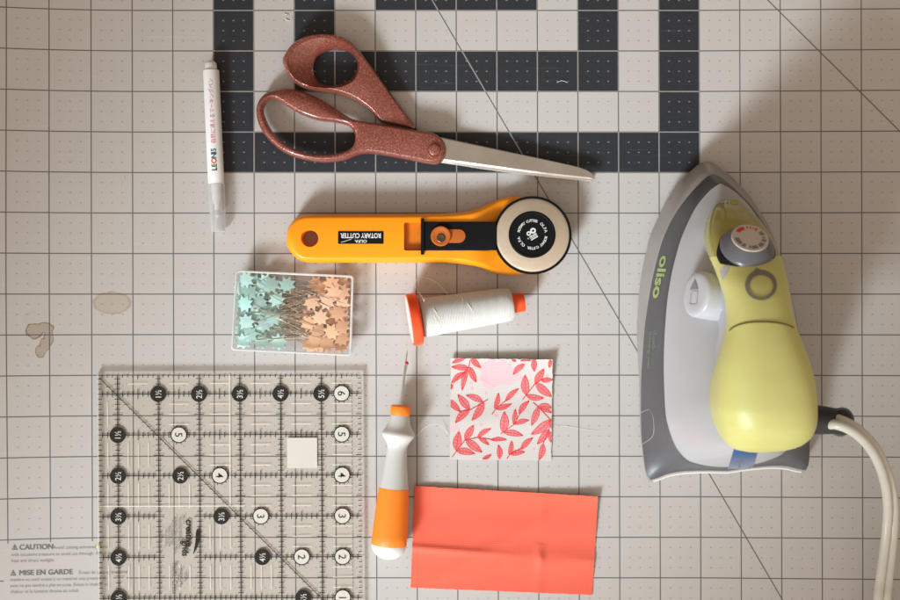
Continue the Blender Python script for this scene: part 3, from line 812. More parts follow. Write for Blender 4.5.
prof = [(.02, 10 * S), (.03, 18.4 * S), (.05, 19.2 * S)]
for k in range(1, 30):
    f = .05 + .91 * k / 30; prof.append((f, (19.3 - 2.7 * (f - .05) / .93 + .12 * math.sin(k * 1.9) + .08 * math.sin(k * 4.3)) * S))
prof += [(.975, 16.2 * S), (.99, 15.0 * S), (.995, 10.5 * S)]
mb = MB(); mb.lathe(fl, d, [(q(f), r) for f, r in prof], 72)
th = mb.build('wound_thread', M['wound_thread'], sp)
uvl = th.data.uv_layers.new(name='UVMap')
sidev = d.cross(Vector((0, 0, 1))).normalized(); upv = sidev.cross(d)
org = ORIGIN[sp.name]
for l in th.data.loops:
    co = th.data.vertices[l.vertex_index].co + org - fl
    uvl.data[l.index].uv = (co.dot(d) / 0.01 * 1.0 * .6, math.atan2(co.dot(upv), co.dot(sidev)) / (2 * PI))
# stray ends: across the winding and looping onto the mat
def on_spool(f, ang, lift=.00005):
    r = (19.4 - 2.7 * max(0, f - .05) / .93) * S + lift
    a = math.radians(ang); return fl + d * q(f) + sidev * (-r * math.cos(a)) * 1 + upv * (r * math.sin(a))
rt = .00016
def strand(mb, pts, r=rt, n=60): mb.tube(catmull(pts, n, False), r, 6)
mb = MB()
strand(mb, [on_spool(.10, 55), on_spool(.16, 95), on_spool(.2, 125), on_spool(.17, 150)])
strand(mb, [on_spool(.06, 20), on_spool(.16, 70), on_spool(.22, 105), on_spool(.3, 85), on_spool(.42, 50), on_spool(.5, 15)])
strand(mb, [on_spool(.46, 30), on_spool(.52, 70), on_spool(.56, 100), on_spool(.55, 120)])
strand(mb, [on_spool(.18, 150), on_spool(.30, 120), on_spool(.44, 75), on_spool(.47, 40), on_spool(.40, 10)])
strand(mb, [on_spool(.06, 30), W(424, 300, .033), W(416, 287, .015), W(418, 278, .004), W(428, 278.5, .002), W(438, 284, .004), W(446, 292, .012), on_spool(.33, 30)])
mb.build('loose_strand', M['thread_line'], sp)

# ------------------------------------------------------------------ clear case of pins
cn = [(235.9, 270.6), (353.2, 276.0), (350.8, 355.6), (231.6, 349.8)]     # TL TR BR BL
case = thing('pin_case', W(292, 313, 0), 'shallow clear plastic case full of star-headed pins, standing above the ruler', 'pin case')
ZC = 0.0115
def case_pt(u, v, z):
    a = Vector(cn[0]).lerp(Vector(cn[1]), u); b = Vector(cn[3]).lerp(Vector(cn[2]), u)
    c = a.lerp(b, v); k = 1.0
    return W(c.x, c.y, ZC) * Vector((1, 1, 0)).x if False else Vector((W(c.x, c.y, ZC).x, W(c.x, c.y, ZC).y, z))
def case_ring(ins_u, ins_v, r, z):
    out = []
    for p in rrect(ins_u, ins_v, 1 - ins_u, 1 - ins_v, r, 5): out.append(case_pt(p.x, p.y, z))
    return out
mb = MB()
mb.loft([case_ring(.004, .006, .03, .0002), case_ring(.004, .006, .03, .0012)], True, True, True)
mb.build('case_floor', M['clear_case'], case)
mb = MB()
mb.loft([case_ring(.002, .003, .03, .0013), case_ring(0, 0, .03, ZC - .0012), case_ring(.004, .006, .03, ZC - .0006), case_ring(.012, .017, .03, ZC - .0006), case_ring(.014, .02, .03, .0013)])
mb.build('case_wall', M['clear_case'], case)
mb = MB()
mb.loft([case_ring(.016, .022, .03, ZC - .0022), case_ring(-.004, -.006, .035, ZC - .0022), case_ring(-.005, -.007, .035, ZC - .0003), case_ring(.0, .0, .035, ZC + .0003), case_ring(.008, .011, .035, ZC + .0003), case_ring(.014, .019, .03, ZC - .0002)])
mb.build('lid_rim', M['case_edge'], case)
mb = MB(); mb.loft([case_ring(.0145, .0195, .03, ZC - .0006), case_ring(.0145, .0195, .03, ZC + .0)], True, True, True)
mb.build('lid', M['clear_case'], case)

def star_head(mb, r, th_):
    n = 8; top = []; bot = []
    for k in range(2 * n):
        a = PI * k / n; rr = r if k % 2 == 0 else r * .60
        top.append(Vector((rr * .96 * math.cos(a), rr * .96 * math.sin(a), th_ * (.55 if k % 2 == 0 else .8)))); bot.append(Vector((rr * math.cos(a), rr * math.sin(a), 0)))
    c = [Vector((r * .30 * math.cos(PI * k / n), r * .30 * math.sin(PI * k / n), th_ * 1.05)) for k in range(2 * n)]
    mb.loft([bot, [p + Vector((0, 0, th_ * .35)) for p in bot], top, c], True, True, True)
def make_pin(kind):
    p = thing('pin', (0, 0, 0), 'x', 'pin')
    mb = MB(); star_head(mb, 9.6 * S, .0008); mb.build('pin_head', M[kind], p, 25)
    mb = MB(); mb.tube([(0, 0, .0002), (.02, 0, .0001), (.037, 0, 0), (.039, 0, 0)], [.00026, .00026, .00026, .00004], 6); mb.build('pin_shaft', M['pin_steel'], p)
    return p
def dup(root):
    r = root.copy(); COL.objects.link(r)
    for ch in list(root.children):
        c = ch.copy(); c.parent = r; COL.objects.link(c)
    return r
LBL = {'mint': 'mint green star-headed pin piled at the left end of the clear case', 'peach': 'peach orange star-headed pin piled at the right end of the clear case'}
GRP = {'mint': 'mint green pins in the case', 'peach': 'peach pins in the case'}
mint_xy = [(125, 115), (280, 148), (372, 150), (150, 195), (312, 238), (118, 262), (292, 345), (128, 372), (240, 380), (150, 445), (322, 490), (220, 485), (95, 492), (200, 250), (95, 170), (215, 165), (245, 130), (85, 320), (205, 430), (120, 225), (260, 300), (330, 330), (175, 130), (100, 420), (175, 330), (270, 450)]
peach_xy = [(520, 252), (640, 145), (655, 195), (612, 250), (680, 318), (722, 190), (572, 345), (500, 380), (705, 400), (640, 432), (540, 480), (610, 500), (700, 470), (715, 270), (580, 170), (560, 420), (690, 520), (640, 370), (735, 340), (510, 520), (600, 300), (725, 140), (500, 330), (590, 540)]
rp_ = random.Random(21)
mint_xy += [(rp_.uniform(90, 330), rp_.uniform(120, 500)) for _ in range(12)]
peach_xy += [(rp_.uniform(500, 735), rp_.uniform(130, 530)) for _ in range(12)]
for kind, lst in (('mint', mint_xy), ('peach', peach_xy)):
    proto = None
    n = len(lst)
    for i, (zx, zy) in enumerate(lst):
        p = proto if proto is not None else make_pin(kind)
        if proto is not None: p = dup(proto)
        else: proto = p
        z = .0092 - .0068 * (i / n) + random.uniform(-.0006, .0006)
        px, py = 225 + zx / 6.0, 260 + zy / 6.0
        px = min(342.0, max(243.0, px)); py = min(343.2 + (px - 292) * .045, max(281.5 + (px - 292) * .045, py))
        loc = W(px, py, z)
        # keep heads inside the walls
        p.location = loc
        yaw = random.uniform(-20, 20) + (0 if kind == 'mint' else 180) - 2.5
        mid = (zy - 310) / 230.0
        yaw += (18 * mid) * (1 if kind == 'mint' else -1)
        tx = random.uniform(-16, 16); ty = random.uniform(-5, 5)
        p.rotation_euler = (Matrix.Rotation(math.radians(yaw), 3, 'Z') @ Matrix.Rotation(math.radians(ty), 3, 'Y') @ Matrix.Rotation(math.radians(tx), 3, 'X')).to_euler()
        p.name = 'pin'
        tag(p, LBL[kind], 'pin', GRP[kind])

# ------------------------------------------------------------------ quilting ruler
rul = thing('quilting_ruler', W(230, 500, 0), 'square clear acrylic quilting ruler with black and white number discs', 'ruler')
def RP(u, v, z=.0007):
    return W(97 + 40.74 * u + .25 * v, 373.9 + 40.85 * v - .15 * u, z)
mb = MB(); z0, z1 = .0010, .0038
cor = [(0, 0), (6.5, 0), (6.5, 6.5), (0, 6.5)]
mb.poly([RP(*c, z1) for c in cor]); mb.poly([RP(*c, z0) for c in reversed(cor)])
mb.build('ruler_plate', M['clear_ruler'], rul, 0)
mb = MB(); e = .02
o1 = [(-.001, -.001), (6.501, -.001), (6.501, 6.501), (-.001, 6.501)]; i1 = [(e, e), (6.5 - e, e), (6.5 - e, 6.5 - e), (e, 6.5 - e)]
mb.loft([[RP(*c, z0) for c in o1], [RP(*c, z1 - .0002) for c in o1], [RP(*c, z1 + .0001) for c in i1]])
mb.build('ruler_edge', M['ruler_edge'], rul, 20)
bl = MB(); wl = MB()
def seg(mb, a, b, w, z=.0007):
    a = Vector(a); b = Vector(b); t = b - a
    if t.length < 1e-6: return
    n = Vector((-t.y, t.x)).normalized() * (w / 2)
    mb.poly([RP(a.x + n.x, a.y + n.y, z), RP(b.x + n.x, b.y + n.y, z), RP(b.x - n.x, b.y - n.y, z), RP(a.x - n.x, a.y - n.y, z)])
LW = .022
logo = lambda u, v: 1.55 < u < 2.42 and 3.28 < v < 4.55
qr = lambda u, v: 4.62 < u < 5.42 and 1.55 < v < 2.40
for k in range(7):
    c = k + .5
    for horiz in (0, 1):
        if k == 6 and not horiz: continue
        j = 0
        P0 = (lambda s: (s, c)) if horiz else (lambda s: (c, s))
        # the line itself, broken at the logo, drawn in eighths
        n8 = 52
        for i in range(n8):
            s0, s1 = i / 8, (i + 1) / 8
            if s0 < .12 or (s1 > 6.3 and not horiz): continue
            if s0 > 6.4: continue
            m = P0((s0 + s1) / 2)
            if logo(*m) or qr(*m): continue
            if c > 6.4: continue
            seg(bl, P0(s0), P0(s1), LW, .0007)
        for i in range(1, n8):
            s0 = i / 8 + .0
            if c > 6.4: continue
            m = P0(s0)
            if logo(*m) or qr(*m): continue
            big = (i % 4 == 0)
            ln = .125 if big else .07
            if horiz: seg(bl, (s0, c - ln), (s0, c + ln), .017, .00072)
            else: seg(bl, (c - ln, s0), (c + ln, s0), .017, .00072)
# edge ticks
for i in range(1, 52):
    s0 = i / 8; ln = .13 if i % 4 == 0 else .085
    seg(bl, (s0, .01), (s0, .01 + ln), .017, .00074); seg(bl, (.02, s0), (.02 + ln * 1.1, s0), .017, .00074); seg(bl, (6.48 - ln, s0), (6.48, s0), .017, .00074)
for i in range(0, 130):                                   # dashed quarter inch line
    if i % 2 == 0: seg(bl, (6.25, .3 + i * .048), (6.25, .3 + i * .048 + .05), .011, .00076)
# 45 degree line with eighth inch cross ticks
seg(bl, (.06, .1), (6.4, 6.44), .018, .00078)
for i in range(2, 60):
    s0 = .06 + i * .109; ln = .05 if i % 2 else .075
    seg(bl, (s0 - ln * .9, s0 + .04), (s0 + ln * .9, s0 + .04), .012, .0008)
ruler_print = bl.build('measuring_lines', M['black_ink'], rul, 0)
# pale quarter inch dashes: upright below the diagonal, level above it
for a in range(-1, 7):
    for b in range(-1, 7):
        u0, v0 = a + .5, b + .5
        for k in (1, 2, 3):
            f = k / 4
            if a > b:
                if 0 < v0 + f < 6.4 and a < 6: 
                    ua, ub = max(.1, u0 + .26), min(6.4, u0 + .74)
                    if ub > ua and not logo((ua + ub) / 2, v0 + f) and not qr((ua + ub) / 2, v0 + f): seg(wl, (ua, v0 + f), (ub, v0 + f), .012, .0009)
            if a < b:
                if 0 < u0 + f < 6.4:
                    va, vb = max(.1, v0 + .2), min(6.4, v0 + .8)
                    if vb > va and not logo(u0 + f, (va + vb) / 2): seg(wl, (u0 + f, va), (u0 + f, vb), .011, .0009)
seg(wl, (3.25, .03), (3.25, 3.25), .016, .00092); seg(wl, (.03, 3.25), (3.6, 3.25), .016, .00092)
wl.build('pale_hairlines', M['hairline'], rul, 0)
def disc(u, v, txt, black):
    mb = MB(); c = RP(u, v)
    ring = [(c.x + 8.0 * S * math.cos(2 * PI * k / 36), c.y + 8.0 * S * math.sin(2 * PI * k / 36)) for k in range(36)]
    mb.loft([P3(ring, .00094), P3(ring, .00098)], True, True, True)
    o = mb.build('number_disc', M['black_ink' if black else 'white_ink'], rul, 0)
    px, py = 450 + c.x / S / (1 - .001 / H), 300 - c.y / S / (1 - .001 / H)
    mb = MB()
    if black: put(mb, text2d(txt, 8.2, 'CENTER', 0.008), flat_fn(px + 3.0, py, .00103, 90, .86))
    else:
        put(mb, text2d(txt, 10.5, 'CENTER', 0.005), flat_fn(px - 3.7, py, .00103, -90, 1.0))
    mb.build('numeral', M['white_ink' if black else 'black_ink'], o, 0)
    if not black:
        mb = MB(); fn = lambda x, y: W(px + x, py + y, .00101)
        annulus(mb, 0, 0, 7.3, 8.3, fn, 36)
        for k in range(12):
            a = 2 * PI * k / 12 + .26
            ca, sa = math.cos(a), math.sin(a)
            mb.poly([fn(8.2 * ca - .35 * sa, 8.2 * sa + .35 * ca), fn(9.8 * ca - .35 * sa, 9.8 * sa + .35 * ca), fn(9.8 * ca + .35 * sa, 9.8 * sa - .35 * ca), fn(8.2 * ca + .35 * sa, 8.2 * sa - .35 * ca)])
        mb.build('disc_outline', M['black_ink'], o, 0)
for k, tx in enumerate(('1½', '2½', '3½', '4½', '5½')):
    disc(k + 1.5, .5, tx, True); disc(.5, k + 1.5, tx, True)
for k, tx in enumerate(('2½', '3½', '4½', '5½')): disc(2.03 + k, 2.5 + k, tx, True)
for k, tx in enumerate(('6', '5', '4', '3', '2', '1')): disc(6.0, .5 + k, tx, False)
for k, tx in enumerate(('5', '4', '3', '2')): disc(2.0 + k, 1.5 + k, tx, False)
# white printed square
mb = MB(); sq = [(4.655, 1.585), (5.39, 1.585), (5.39, 2.33), (4.655, 2.33)]
mb.loft([[RP(*p, .00094) for p in sq], [RP(*p, .00098) for p in sq]], True, True, True); mb.build('white_patch', M['white_ink'], rul, 0)
# maker's print, read from the right
mb = MB()
put(mb, text2d('creative', 9.2, 'LEFT', 0.03), flat_fn(186.2, 519.6, .00095, -90, .93))
put(mb, text2d('grids', 9.2, 'LEFT', 0.03), flat_fn(182.4, 541.0, .00096, -90, .86))
sw = catmull([W(a, b, .00095) for a, b in ((193.5, 554), (196.5, 545), (198, 536), (197.6, 529))], 14, False)
wds = [.3, .6, .9, 1.2, 1.4, 1.6, 1.8, 1.9, 2.0, 2.1, 2.3, 2.1, 1.5, .6]
for i in range(13):
    a, b = sw[i], sw[i + 1]; wa, wb = wds[i] * S, wds[i + 1] * S
    mb.poly([a + Vector((-wa, 0, 0)), a + Vector((wa, 0, 0)), b + Vector((wb, 0, 0)), b + Vector((-wb, 0, 0))])
mb.build('maker_print', M['black_ink'], rul, 0)
mb = MB()
for k, (x, y0, txt, sz) in enumerate(((179.0, 517.0, 'Non-slip quilting ruler', 3.6), (174.6, 516.5, 'A better way to cut fabric', 3.6), (171.8, 520.0, '6½ in. square ruler', 3.2), (168.6, 526, 'Made in the USA', 3.0), (165.4, 529.5, 'patent pending', 2.8), (160.0, 533.0, 'all rights', 2.6), (183.2, 515, 'Non-slip', 2.6))):
    put(mb, text2d(txt, sz, 'LEFT', 0, 2), flat_fn(x, y0, .00097, -90))
put(mb, text2d('Rachel Cross', 7.4, 'LEFT', 0, 3), flat_fn(172.4, 563, .00097, -90, .78))
put(mb, text2d('Designed by', 4.6, 'LEFT', 0, 2), flat_fn(179.0, 568, .00097, -90, .85))
put(mb, text2d('CGR6', 4.2, 'LEFT', 0, 2), flat_fn(184.2, 572, .00097, -90, .9))
mb.build('small_print', M['grey_ink'], rul, 0)
mb = MB(); c = W(98.3, 547, .001); mb.lathe((c.x, c.y, .0011), (0, 0, 1), [(0, 1.9 * S), (.0002, 1.7 * S)], 14); mb.build('corner_dot', M['yellow_spot'], rul)

# ------------------------------------------------------------------ seam ripper
sr = thing('seam_ripper', W(390, 480, 0), 'white and orange seam ripper with bare metal fork, lying beside the ruler', 'seam ripper')
zr = 17.6 * S * .85 + .0002
T = W(400.9, 405.5, zr); E = W(387.6, 559.5, zr)
T.z = E.z = zr
d = (E - T).normalized(); SL = 159.5 - 5.5
k = (E - T).length / SL
def rp(pairs): return [(a * k, r * S * (1 - zr / H)) for a, r in pairs]
def zflat(mb, pr): mb.lathe(T, d, rp(pr), 56, .85)
mb = MB(); zflat(mb, [(0, 8.8), (.6, 9.6), (1.2, 9.9), (8.8, 10.0), (9.6, 9.6)]); mb.build('collar', M['orange_grip'], sr)
mb = MB(); zflat(mb, [(9.5, 8.6), (10, 9.4), (14, 10.2), (19, 11.4), (23, 13.2), (25.5, 15.2), (27.5, 16.4), (29, 16.6), (31, 16.0), (34, 13.8), (37.5, 11.4), (41, 10.2), (45, 10.0), (52, 10.6), (62, 11.9), (72, 13.3), (82.5, 14.8)])
mb.build('handle', M['grey_white'], sr)
mb = MB(); zflat(mb, [(82.4, 14.5), (82.8, 15.0), (90, 15.5), (110, 16.7), (130, 17.5), (138.6, 17.7), (139.2, 17.2)]); mb.build('rubber_grip', M['orange_grip'], sr)
mb = MB(); zflat(mb, [(139.1, 17.1)] + [(139.4 + 14.6 * math.sin(a), 17.4 * math.cos(a)) for a in [i * PI / 2 / 10 for i in range(10)]] + [(154.2, .8)])
mb.build('end_cap', M['white_plastic'], sr)
mb = MB()
a0 = W(401.2, 406.5, zr); 
mb.tube(catmull([W(401.2, 407, zr), W(402.6, 392, zr), W(404.0, 378, zr), W(405.4, 366, zr), W(406.6, 357, zr), W(407.3, 350.5, zr)], 30, False), [1.15 * S] * 18 + [1.15 * S - .075 * S * i for i in range(12)], 10)
mb.tube(catmull([W(403.6, 381, zr), W(404.8, 374, zr - .0002), W(406.4, 367, zr), W(406.8, 363.5, zr)], 12, False), .75 * S, 8)
mb.build('metal_fork', M['steel'], sr)
mb = MB(); cbl = W(406.7, 363.2, zr); mb.lathe(cbl + Vector((0, 0, -1.9 * S)), (0, 0, 1), [(1.9 * S * (1 - math.cos(a)), 1.9 * S * math.sin(a) + 1e-5) for a in [PI * i / 8 for i in range(9)]], 14); mb.build('safety_ball', M['red_ball'], sr)

# ------------------------------------------------------------------ fabric pieces
def cloth(name, corners, hf, nx, ny, matl, parent, thick=.00035, fray=0.0):
    mb = MB(); top = []
    def q(u, v):
        a = Vector(corners[0]).lerp(Vector(corners[1]), u); b = Vector(corners[3]).lerp(Vector(corners[2]), u)
        return a.lerp(b, v)
    rnd = random.Random(3)
    for j in range(ny + 1):
        row = []
        for i in range(nx + 1):
            u, v = i / nx, j / ny; p = q(u, v)
            if fray and (i in (0, nx) or j in (0, ny)): p = p + Vector((rnd.uniform(-fray, fray), rnd.uniform(-fray, fray)))
            z = hf(u, v); row.append(W(p.x, p.y, z))
        top.append(row)
    idx = [[mb.vert(p) for p in r] for r in top]; idb = [[mb.vert(p - Vector((0, 0, thick))) for p in r] for r in top]
    for j in range(ny):
        for i in range(nx):
            mb.face((idx[j][i], idx[j][i + 1], idx[j + 1][i + 1], idx[j + 1][i])); mb.face((idb[j][i], idb[j + 1][i], idb[j + 1][i + 1], idb[j][i + 1]))
    for i in range(nx):
        mb.face((idx[0][i], idb[0][i], idb[0][i + 1], idx[0][i + 1])); mb.face((idx[ny][i], idx[ny][i + 1], idb[ny][i + 1], idb[ny][i]))
    for j in range(ny):
        mb.face((idx[j][0], idx[j + 1][0], idb[j + 1][0], idb[j][0])); mb.face((idx[j][nx], idb[j][nx], idb[j + 1][nx], idx[j + 1][nx]))
    return mb.build(name, matl, parent, 60)
def bell(x, w): return math.exp(-(x / w) ** 2)
fq = [(450.6, 358.2), (552.6, 359.6), (551.2, 461.0), (449.8, 459.4)]
def fh(u, v):
    return .0006 + .0034 * max(0, 1 - v / .45) ** 2 * (.55 + .45 * u) + .0006 * bell(v - .62, .12) + .0004 * math.sin(u * 7 + v * 3) * (.3 + v * .3) + .0003 + .0010 * max(0, u - .75) ** 2 * 8 * (1 - v)
fs_ = thing('fabric_square', W(501, 410, 0), 'small white cotton square printed with coral leaves and a pale pink blossom', 'fabric swatch')
cloth('cloth', fq, fh, 60, 60, M['floral_cloth'], fs_, fray=.35)
def fpt(zx, zy, lift):
    px, py = 435 + zx / 4.615, 345 + zy / 4.615
    u = (px - 450.4) / 101.4; v = (py - 359) / 101.5
    u = min(.997, max(.003, u)); v = min(.997, max(.003, v))
    a = Vector(fq[0]).lerp(Vector(fq[1]), u); b = Vector(fq[3]).lerp(Vector(fq[2]), u); p = a.lerp(b, v)
    return W(p.x, p.y, fh(u, v) + lift)
leaves = [(155, 110, 75, 105, 30), (160, 105, 190, 175, 30), (150, 115, 125, 215, 26), (140, 130, 75, 180, 28), (140, 60, 78, 88, 24), (165, 58, 210, 107, 28), (75, 185, 72, 210, 18),
          (160, 300, 105, 232, 36), (160, 303, 95, 365, 36), (66, 258, 118, 312, 30), (220, 265, 143, 235, 30), (225, 268, 170, 352, 38), (100, 492, 112, 403, 44), (100, 492, 187, 506, 34), (140, 440, 180, 373, 36), (143, 440, 220, 499, 38),
          (198, 430, 260, 388, 24), (203, 432, 252, 464, 20), (260, 440, 333, 438, 20), (275, 295, 292, 222, 24), (280, 297, 354, 272, 24), (325, 260, 385, 201, 26), (315, 405, 320, 308, 44), (318, 405, 408, 419, 30),
          (365, 368, 370, 296, 24), (370, 366, 434, 347, 24), (388, 318, 435, 256, 28), (345, 507, 355, 443, 24), (350, 506, 417, 494, 26), (398, 482, 453, 427, 28), (300, 528, 294, 463, 28), (222, 529, 263, 508, 18),
          (420, 230, 413, 138, 42), (420, 232, 501, 243, 30), (460, 175, 500, 108, 36), (463, 175, 538, 237, 40), (490, 165, 540, 158, 24), (410, 88, 358, 137, 28), (455, 64, 456, 121, 28), (352, 62, 372, 76, 14), (438, 62, 392, 73, 16), (530, 66, 524, 102, 20),
          (476, 285, 446, 372, 34), (476, 283, 540, 287, 32), (480, 290, 540, 312, 20), (530, 345, 444, 412, 42), (527, 388, 473, 457, 34), (530, 398, 540, 452, 22), (500, 455, 482, 530, 32), (530, 345, 541, 385, 16)]
lf = MB(); ln = MB()
rl = random.Random(5)
def line_on(mb, pts, w, lift):
    pts = [Vector(p) for p in pts]
    for i in range(len(pts) - 1):
        a, b = pts[i], pts[i + 1]; t = b - a
        if t.length < 1e-5: continue
        n = Vector((-t.y, t.x)).normalized() * w / 2
        mb.poly([fpt(a.x + n.x, a.y + n.y, lift), fpt(b.x + n.x, b.y + n.y, lift), fpt(b.x - n.x, b.y - n.y, lift), fpt(a.x - n.x, a.y - n.y, lift)])
for i, (x0, y0, x1, y1, w) in enumerate(leaves):
    a = Vector((x0, y0)); b = Vector((x1, y1)); t = b - a; n = Vector((-t.y, t.x)).normalized()
    bend = rl.uniform(-.07, .07) * t.length
    mid = []; L_ = []; R_ = []
    for k in range(13):
        s = k / 12; c = a + t * s + n * bend * math.sin(PI * s)
        hw = w * .44 * (math.sin(PI * s ** .85) ** .9) if 0 < s < 1 else 0
        mid.append(c); L_.append(c + n * hw); R_.append(c - n * hw)
    for k in range(12):
        z = .00006 + .0000012 * i
        lf.poly([fpt(*L_[k], z), fpt(*L_[k + 1], z), fpt(*mid[k + 1], z), fpt(*mid[k], z)]); lf.poly([fpt(*mid[k], z), fpt(*mid[k + 1], z), fpt(*R_[k + 1], z), fpt(*R_[k], z)])
    z2 = .00014
    line_on(ln, L_, 2.3, z2); line_on(ln, R_, 2.3, z2); line_on(ln, mid, 2.2, z2 + .00001)
    for k in range(2, 11, 2):
        for sd in (L_, R_): line_on(ln, [mid[k], mid[k].lerp(sd[min(12, k + 1)], .85)], 1.3, z2 + .00002)
for pts in ([(70, 200), (110, 150), (155, 108), (160, 72)], [(110, 312), (165, 302), (245, 253)], [(82, 522), (140, 443), (200, 430), (272, 440)], [(264, 322), (280, 297), (335, 250)], [(304, 412), (366, 367), (396, 310)], [(334, 526), (348, 506), (408, 472)], [(404, 252), (462, 175), (505, 150)], [(452, 264), (478, 286), (535, 345), (525, 395), (498, 460)], [(400, 64), (430, 72), (470, 64)]):
    line_on(ln, pts, 4.0, .00017)
lfo = lf.build('leaf_print', M['leaf_print'], fs_, 0)
ln.build('leaf_outline', M['leaf_line'], fs_, 0)
for j, (cx, cy, rx, ry, ph) in enumerate(((265, 150, 58, 50, .3), (310, 120, 60, 45, 1.3), (335, 150, 60, 32, 2.1), (255, 105, 34, 40, .7), (90, 390, 26, 16, .2), (225, 110, 20, 26, 0))):
    mb = MB(); ring = [fpt(cx + rx * (1 + .16 * math.sin(3 * a + ph) + .08 * math.sin(7 * a)) * math.cos(a), cy + ry * (1 + .16 * math.sin(4 * a + ph)) * math.sin(a), .00002 + j * .000004) for a in [2 * PI * k / 40 for k in range(40)]]
    c = mb.vert(fpt(cx, cy, .00002 + j * .000004)); ids = [mb.vert(p) for p in ring]
    for k in range(40): mb.face((c, ids[k], ids[(k + 1) % 40]))
    mb.build('blossom_print', M['blossom_print'], fs_, 0)
for cx, cy in ((343, 90), (172, 203), (235, 225), (515, 140), (282, 328), (215, 372), (458, 478), (166, 178)):
    mb = MB(); mb.poly([fpt(cx + 7 * math.cos(a), cy + 7 * math.sin(a), .00005) for a in [2 * PI * k / 14 for k in range(14)]]); mb.build('dot_print', M['dot_print'], fs_, 0)
mb = MB()
line_on(mb, [(208, 150), (235, 172), (262, 186), (276, 188)], 5, .00006); line_on(mb, [(212, 140), (240, 160)], 3, .00006)
mb.build('brush_stroke', M['dot_print'], fs_, 0)

cf = [(415, 486.0), (598.0, 496.6), (592.2, 595.2), (410.6, 587.8)]
def ch(u, v):
    vc = .605 + .05 * u                       # the pressed crease
    z = .0007
    z += .0012 * bell(v - vc, .035) * (.5 + .5 * math.sin(u * 5 + 1)) + .0010 * bell(v - vc, .12)
    z += .0013 * bell(u - .705, .02) * bell(v - .66, .07) + .0006 * bell(u - .70, .03) * (1 if v > .5 else .5)
    z += .0030 * max(0, (u - .55)) ** 2 * max(0, 1 - v * 1.6) * 3
    z += .0003 * bell(u + v * .9 - .95, .07) + .0007 * math.sin(u * 9 + v * 4) * .3 + .0012 * max(0, 1 - v / .3) ** 2 + .0004 * math.sin(v * 17 + u * 3) * .4
    return z
cr = thing('fabric_rectangle', W(503, 541, 0), 'creased coral red cotton rectangle lying below the leaf-printed square', 'fabric swatch')
cloth('cloth', cf, ch, 110, 70, M['coral_cloth'], cr, fray=.3)

# ------------------------------------------------------------------ steam iron
iron = thing('steam_iron', W(716, 330, 0), 'grey and lime green steam iron with white cord, standing flat at the right', 'iron')
AX0, AX1 = Vector((702.4, 162.8)), Vector((721.8, 477))          # axis of the sole on the mat
AD = (AX1 - AX0).normalized(); AN = Vector((AD.y, -AD.x))   # AN points to the photo's right
def to_base(px, py, z):
    k = 1 - z / H
    return Vector((450 + (px - 450) * k, 300 + (py - 300) * k))
def ts(px, py, z):
    p = to_base(px, py, z) - AX0; return p.dot(AD), p.dot(AN)
def from_ts(t, s, z):
    p = AX0 + AD * t + AN * s; return Vector(((p.x - 450) * S, (300 - p.y) * S, z))
NS, NR = 56, 26
def half_ring(left, corner_i, zf):
    """traced left half (nose ... rear centre); returns closed ring of world points; zf(i/len) gives z"""
    tr = [ts(x, y, zf(y)) + (zf(y),) for x, y in left]
    tr = [Vector(p) for p in tr]
    tr[0].y = 0; tr[-1].y = 0
    a = catmull(tr[:corner_i + 1], NS, False); b = catmull(tr[corner_i:], NR, False)
    half = a + b[1:]
    full = half + [Vector((p.x, -p.y, p.z)) for p in reversed(half[1:-1])]
    return full
def lin(y, y0, z0, y1, z1):
    t = max(0, min(1, (y - y0) / (y1 - y0))); return z0 + (z1 - z0) * t
outl = [(705.6, 161), (698.7, 164), (690.7, 171), (682.7, 179), (673.3, 191), (665.3, 203), (655.5, 223.5), (649.8, 237.5), (644.5, 260), (641.2, 277.5), (639, 299), (637.8, 320), (637.4, 340), (638.4, 360), (639.6, 379), (640, 410), (640.9, 436.7), (642.8, 454), (645.6, 474), (648.6, 482.2), (657, 480.6), (668, 476.6), (683, 473.9), (703, 472.8), (725, 473.2)]
A0 = half_ring(outl, 19, lambda y: .009)
bl_ = [(713.3, 173.7), (705.3, 178), (696, 187.3), (686.7, 198), (678.7, 208.7), (670.3, 222.5), (662.3, 241), (656.8, 260), (652.2, 280), (648.8, 298.7), (644.8, 326.7), (642.8, 353), (641.2, 378.7), (641.0, 410), (641.6, 436.7), (643.4, 454), (646.2, 473), (650.5, 480.2), (658, 477.8), (668, 474.0), (683, 471.4), (703, 470.7), (727, 471)]
zB = lambda y: lin(y, 180, .028, 380, .021) if y < 380 else lin(y, 380, .021, 470, .0185)
B0 = half_ring(bl_, 17, zB)
cl_ = [(720, 183.3), (712, 188.7), (704, 196.7), (696, 207.3), (688, 222.5), (680.7, 240), (675.3, 258.7), (671.3, 276), (667.6, 299), (665.2, 326.7), (664, 353), (664, 379), (665.3, 410), (667.4, 423.5), (671.3, 436.7), (676.7, 448.7), (683.3, 456.7), (690, 461.4), (703.3, 465.2), (716, 466.8), (734, 467.4)]
zC = lambda y: lin(y, 190, .0465, 300, .051) if y < 430 else lin(y, 430, .051, 466, .038)
C0 = half_ring(cl_, 16, zC)
Nn = len(A0)
world = lambda ring: [from_ts(p.x, p.y, p.z) for p in ring]
def lerp_ring(a, b, f, dz=0, g=None):
    return [Vector((p.x + (q.x - p.x) * f, p.y + (q.y - p.y) * f, p.z + (q.z - p.z) * (f if g is None else g) + dz)) for p, q in zip(a, b)]
def shrink(ring, d):
    pts = inset([(p.x, p.y) for p in ring], d); return [Vector((q.x, q.y, p.z)) for p, q in zip(ring, pts)]
Abot = [Vector((p.x, p.y, .0004)) for p in shrink(A0, 2.5)]
Alow = [Vector((p.x, p.y, .0022)) for p in shrink(A0, 1.2)]
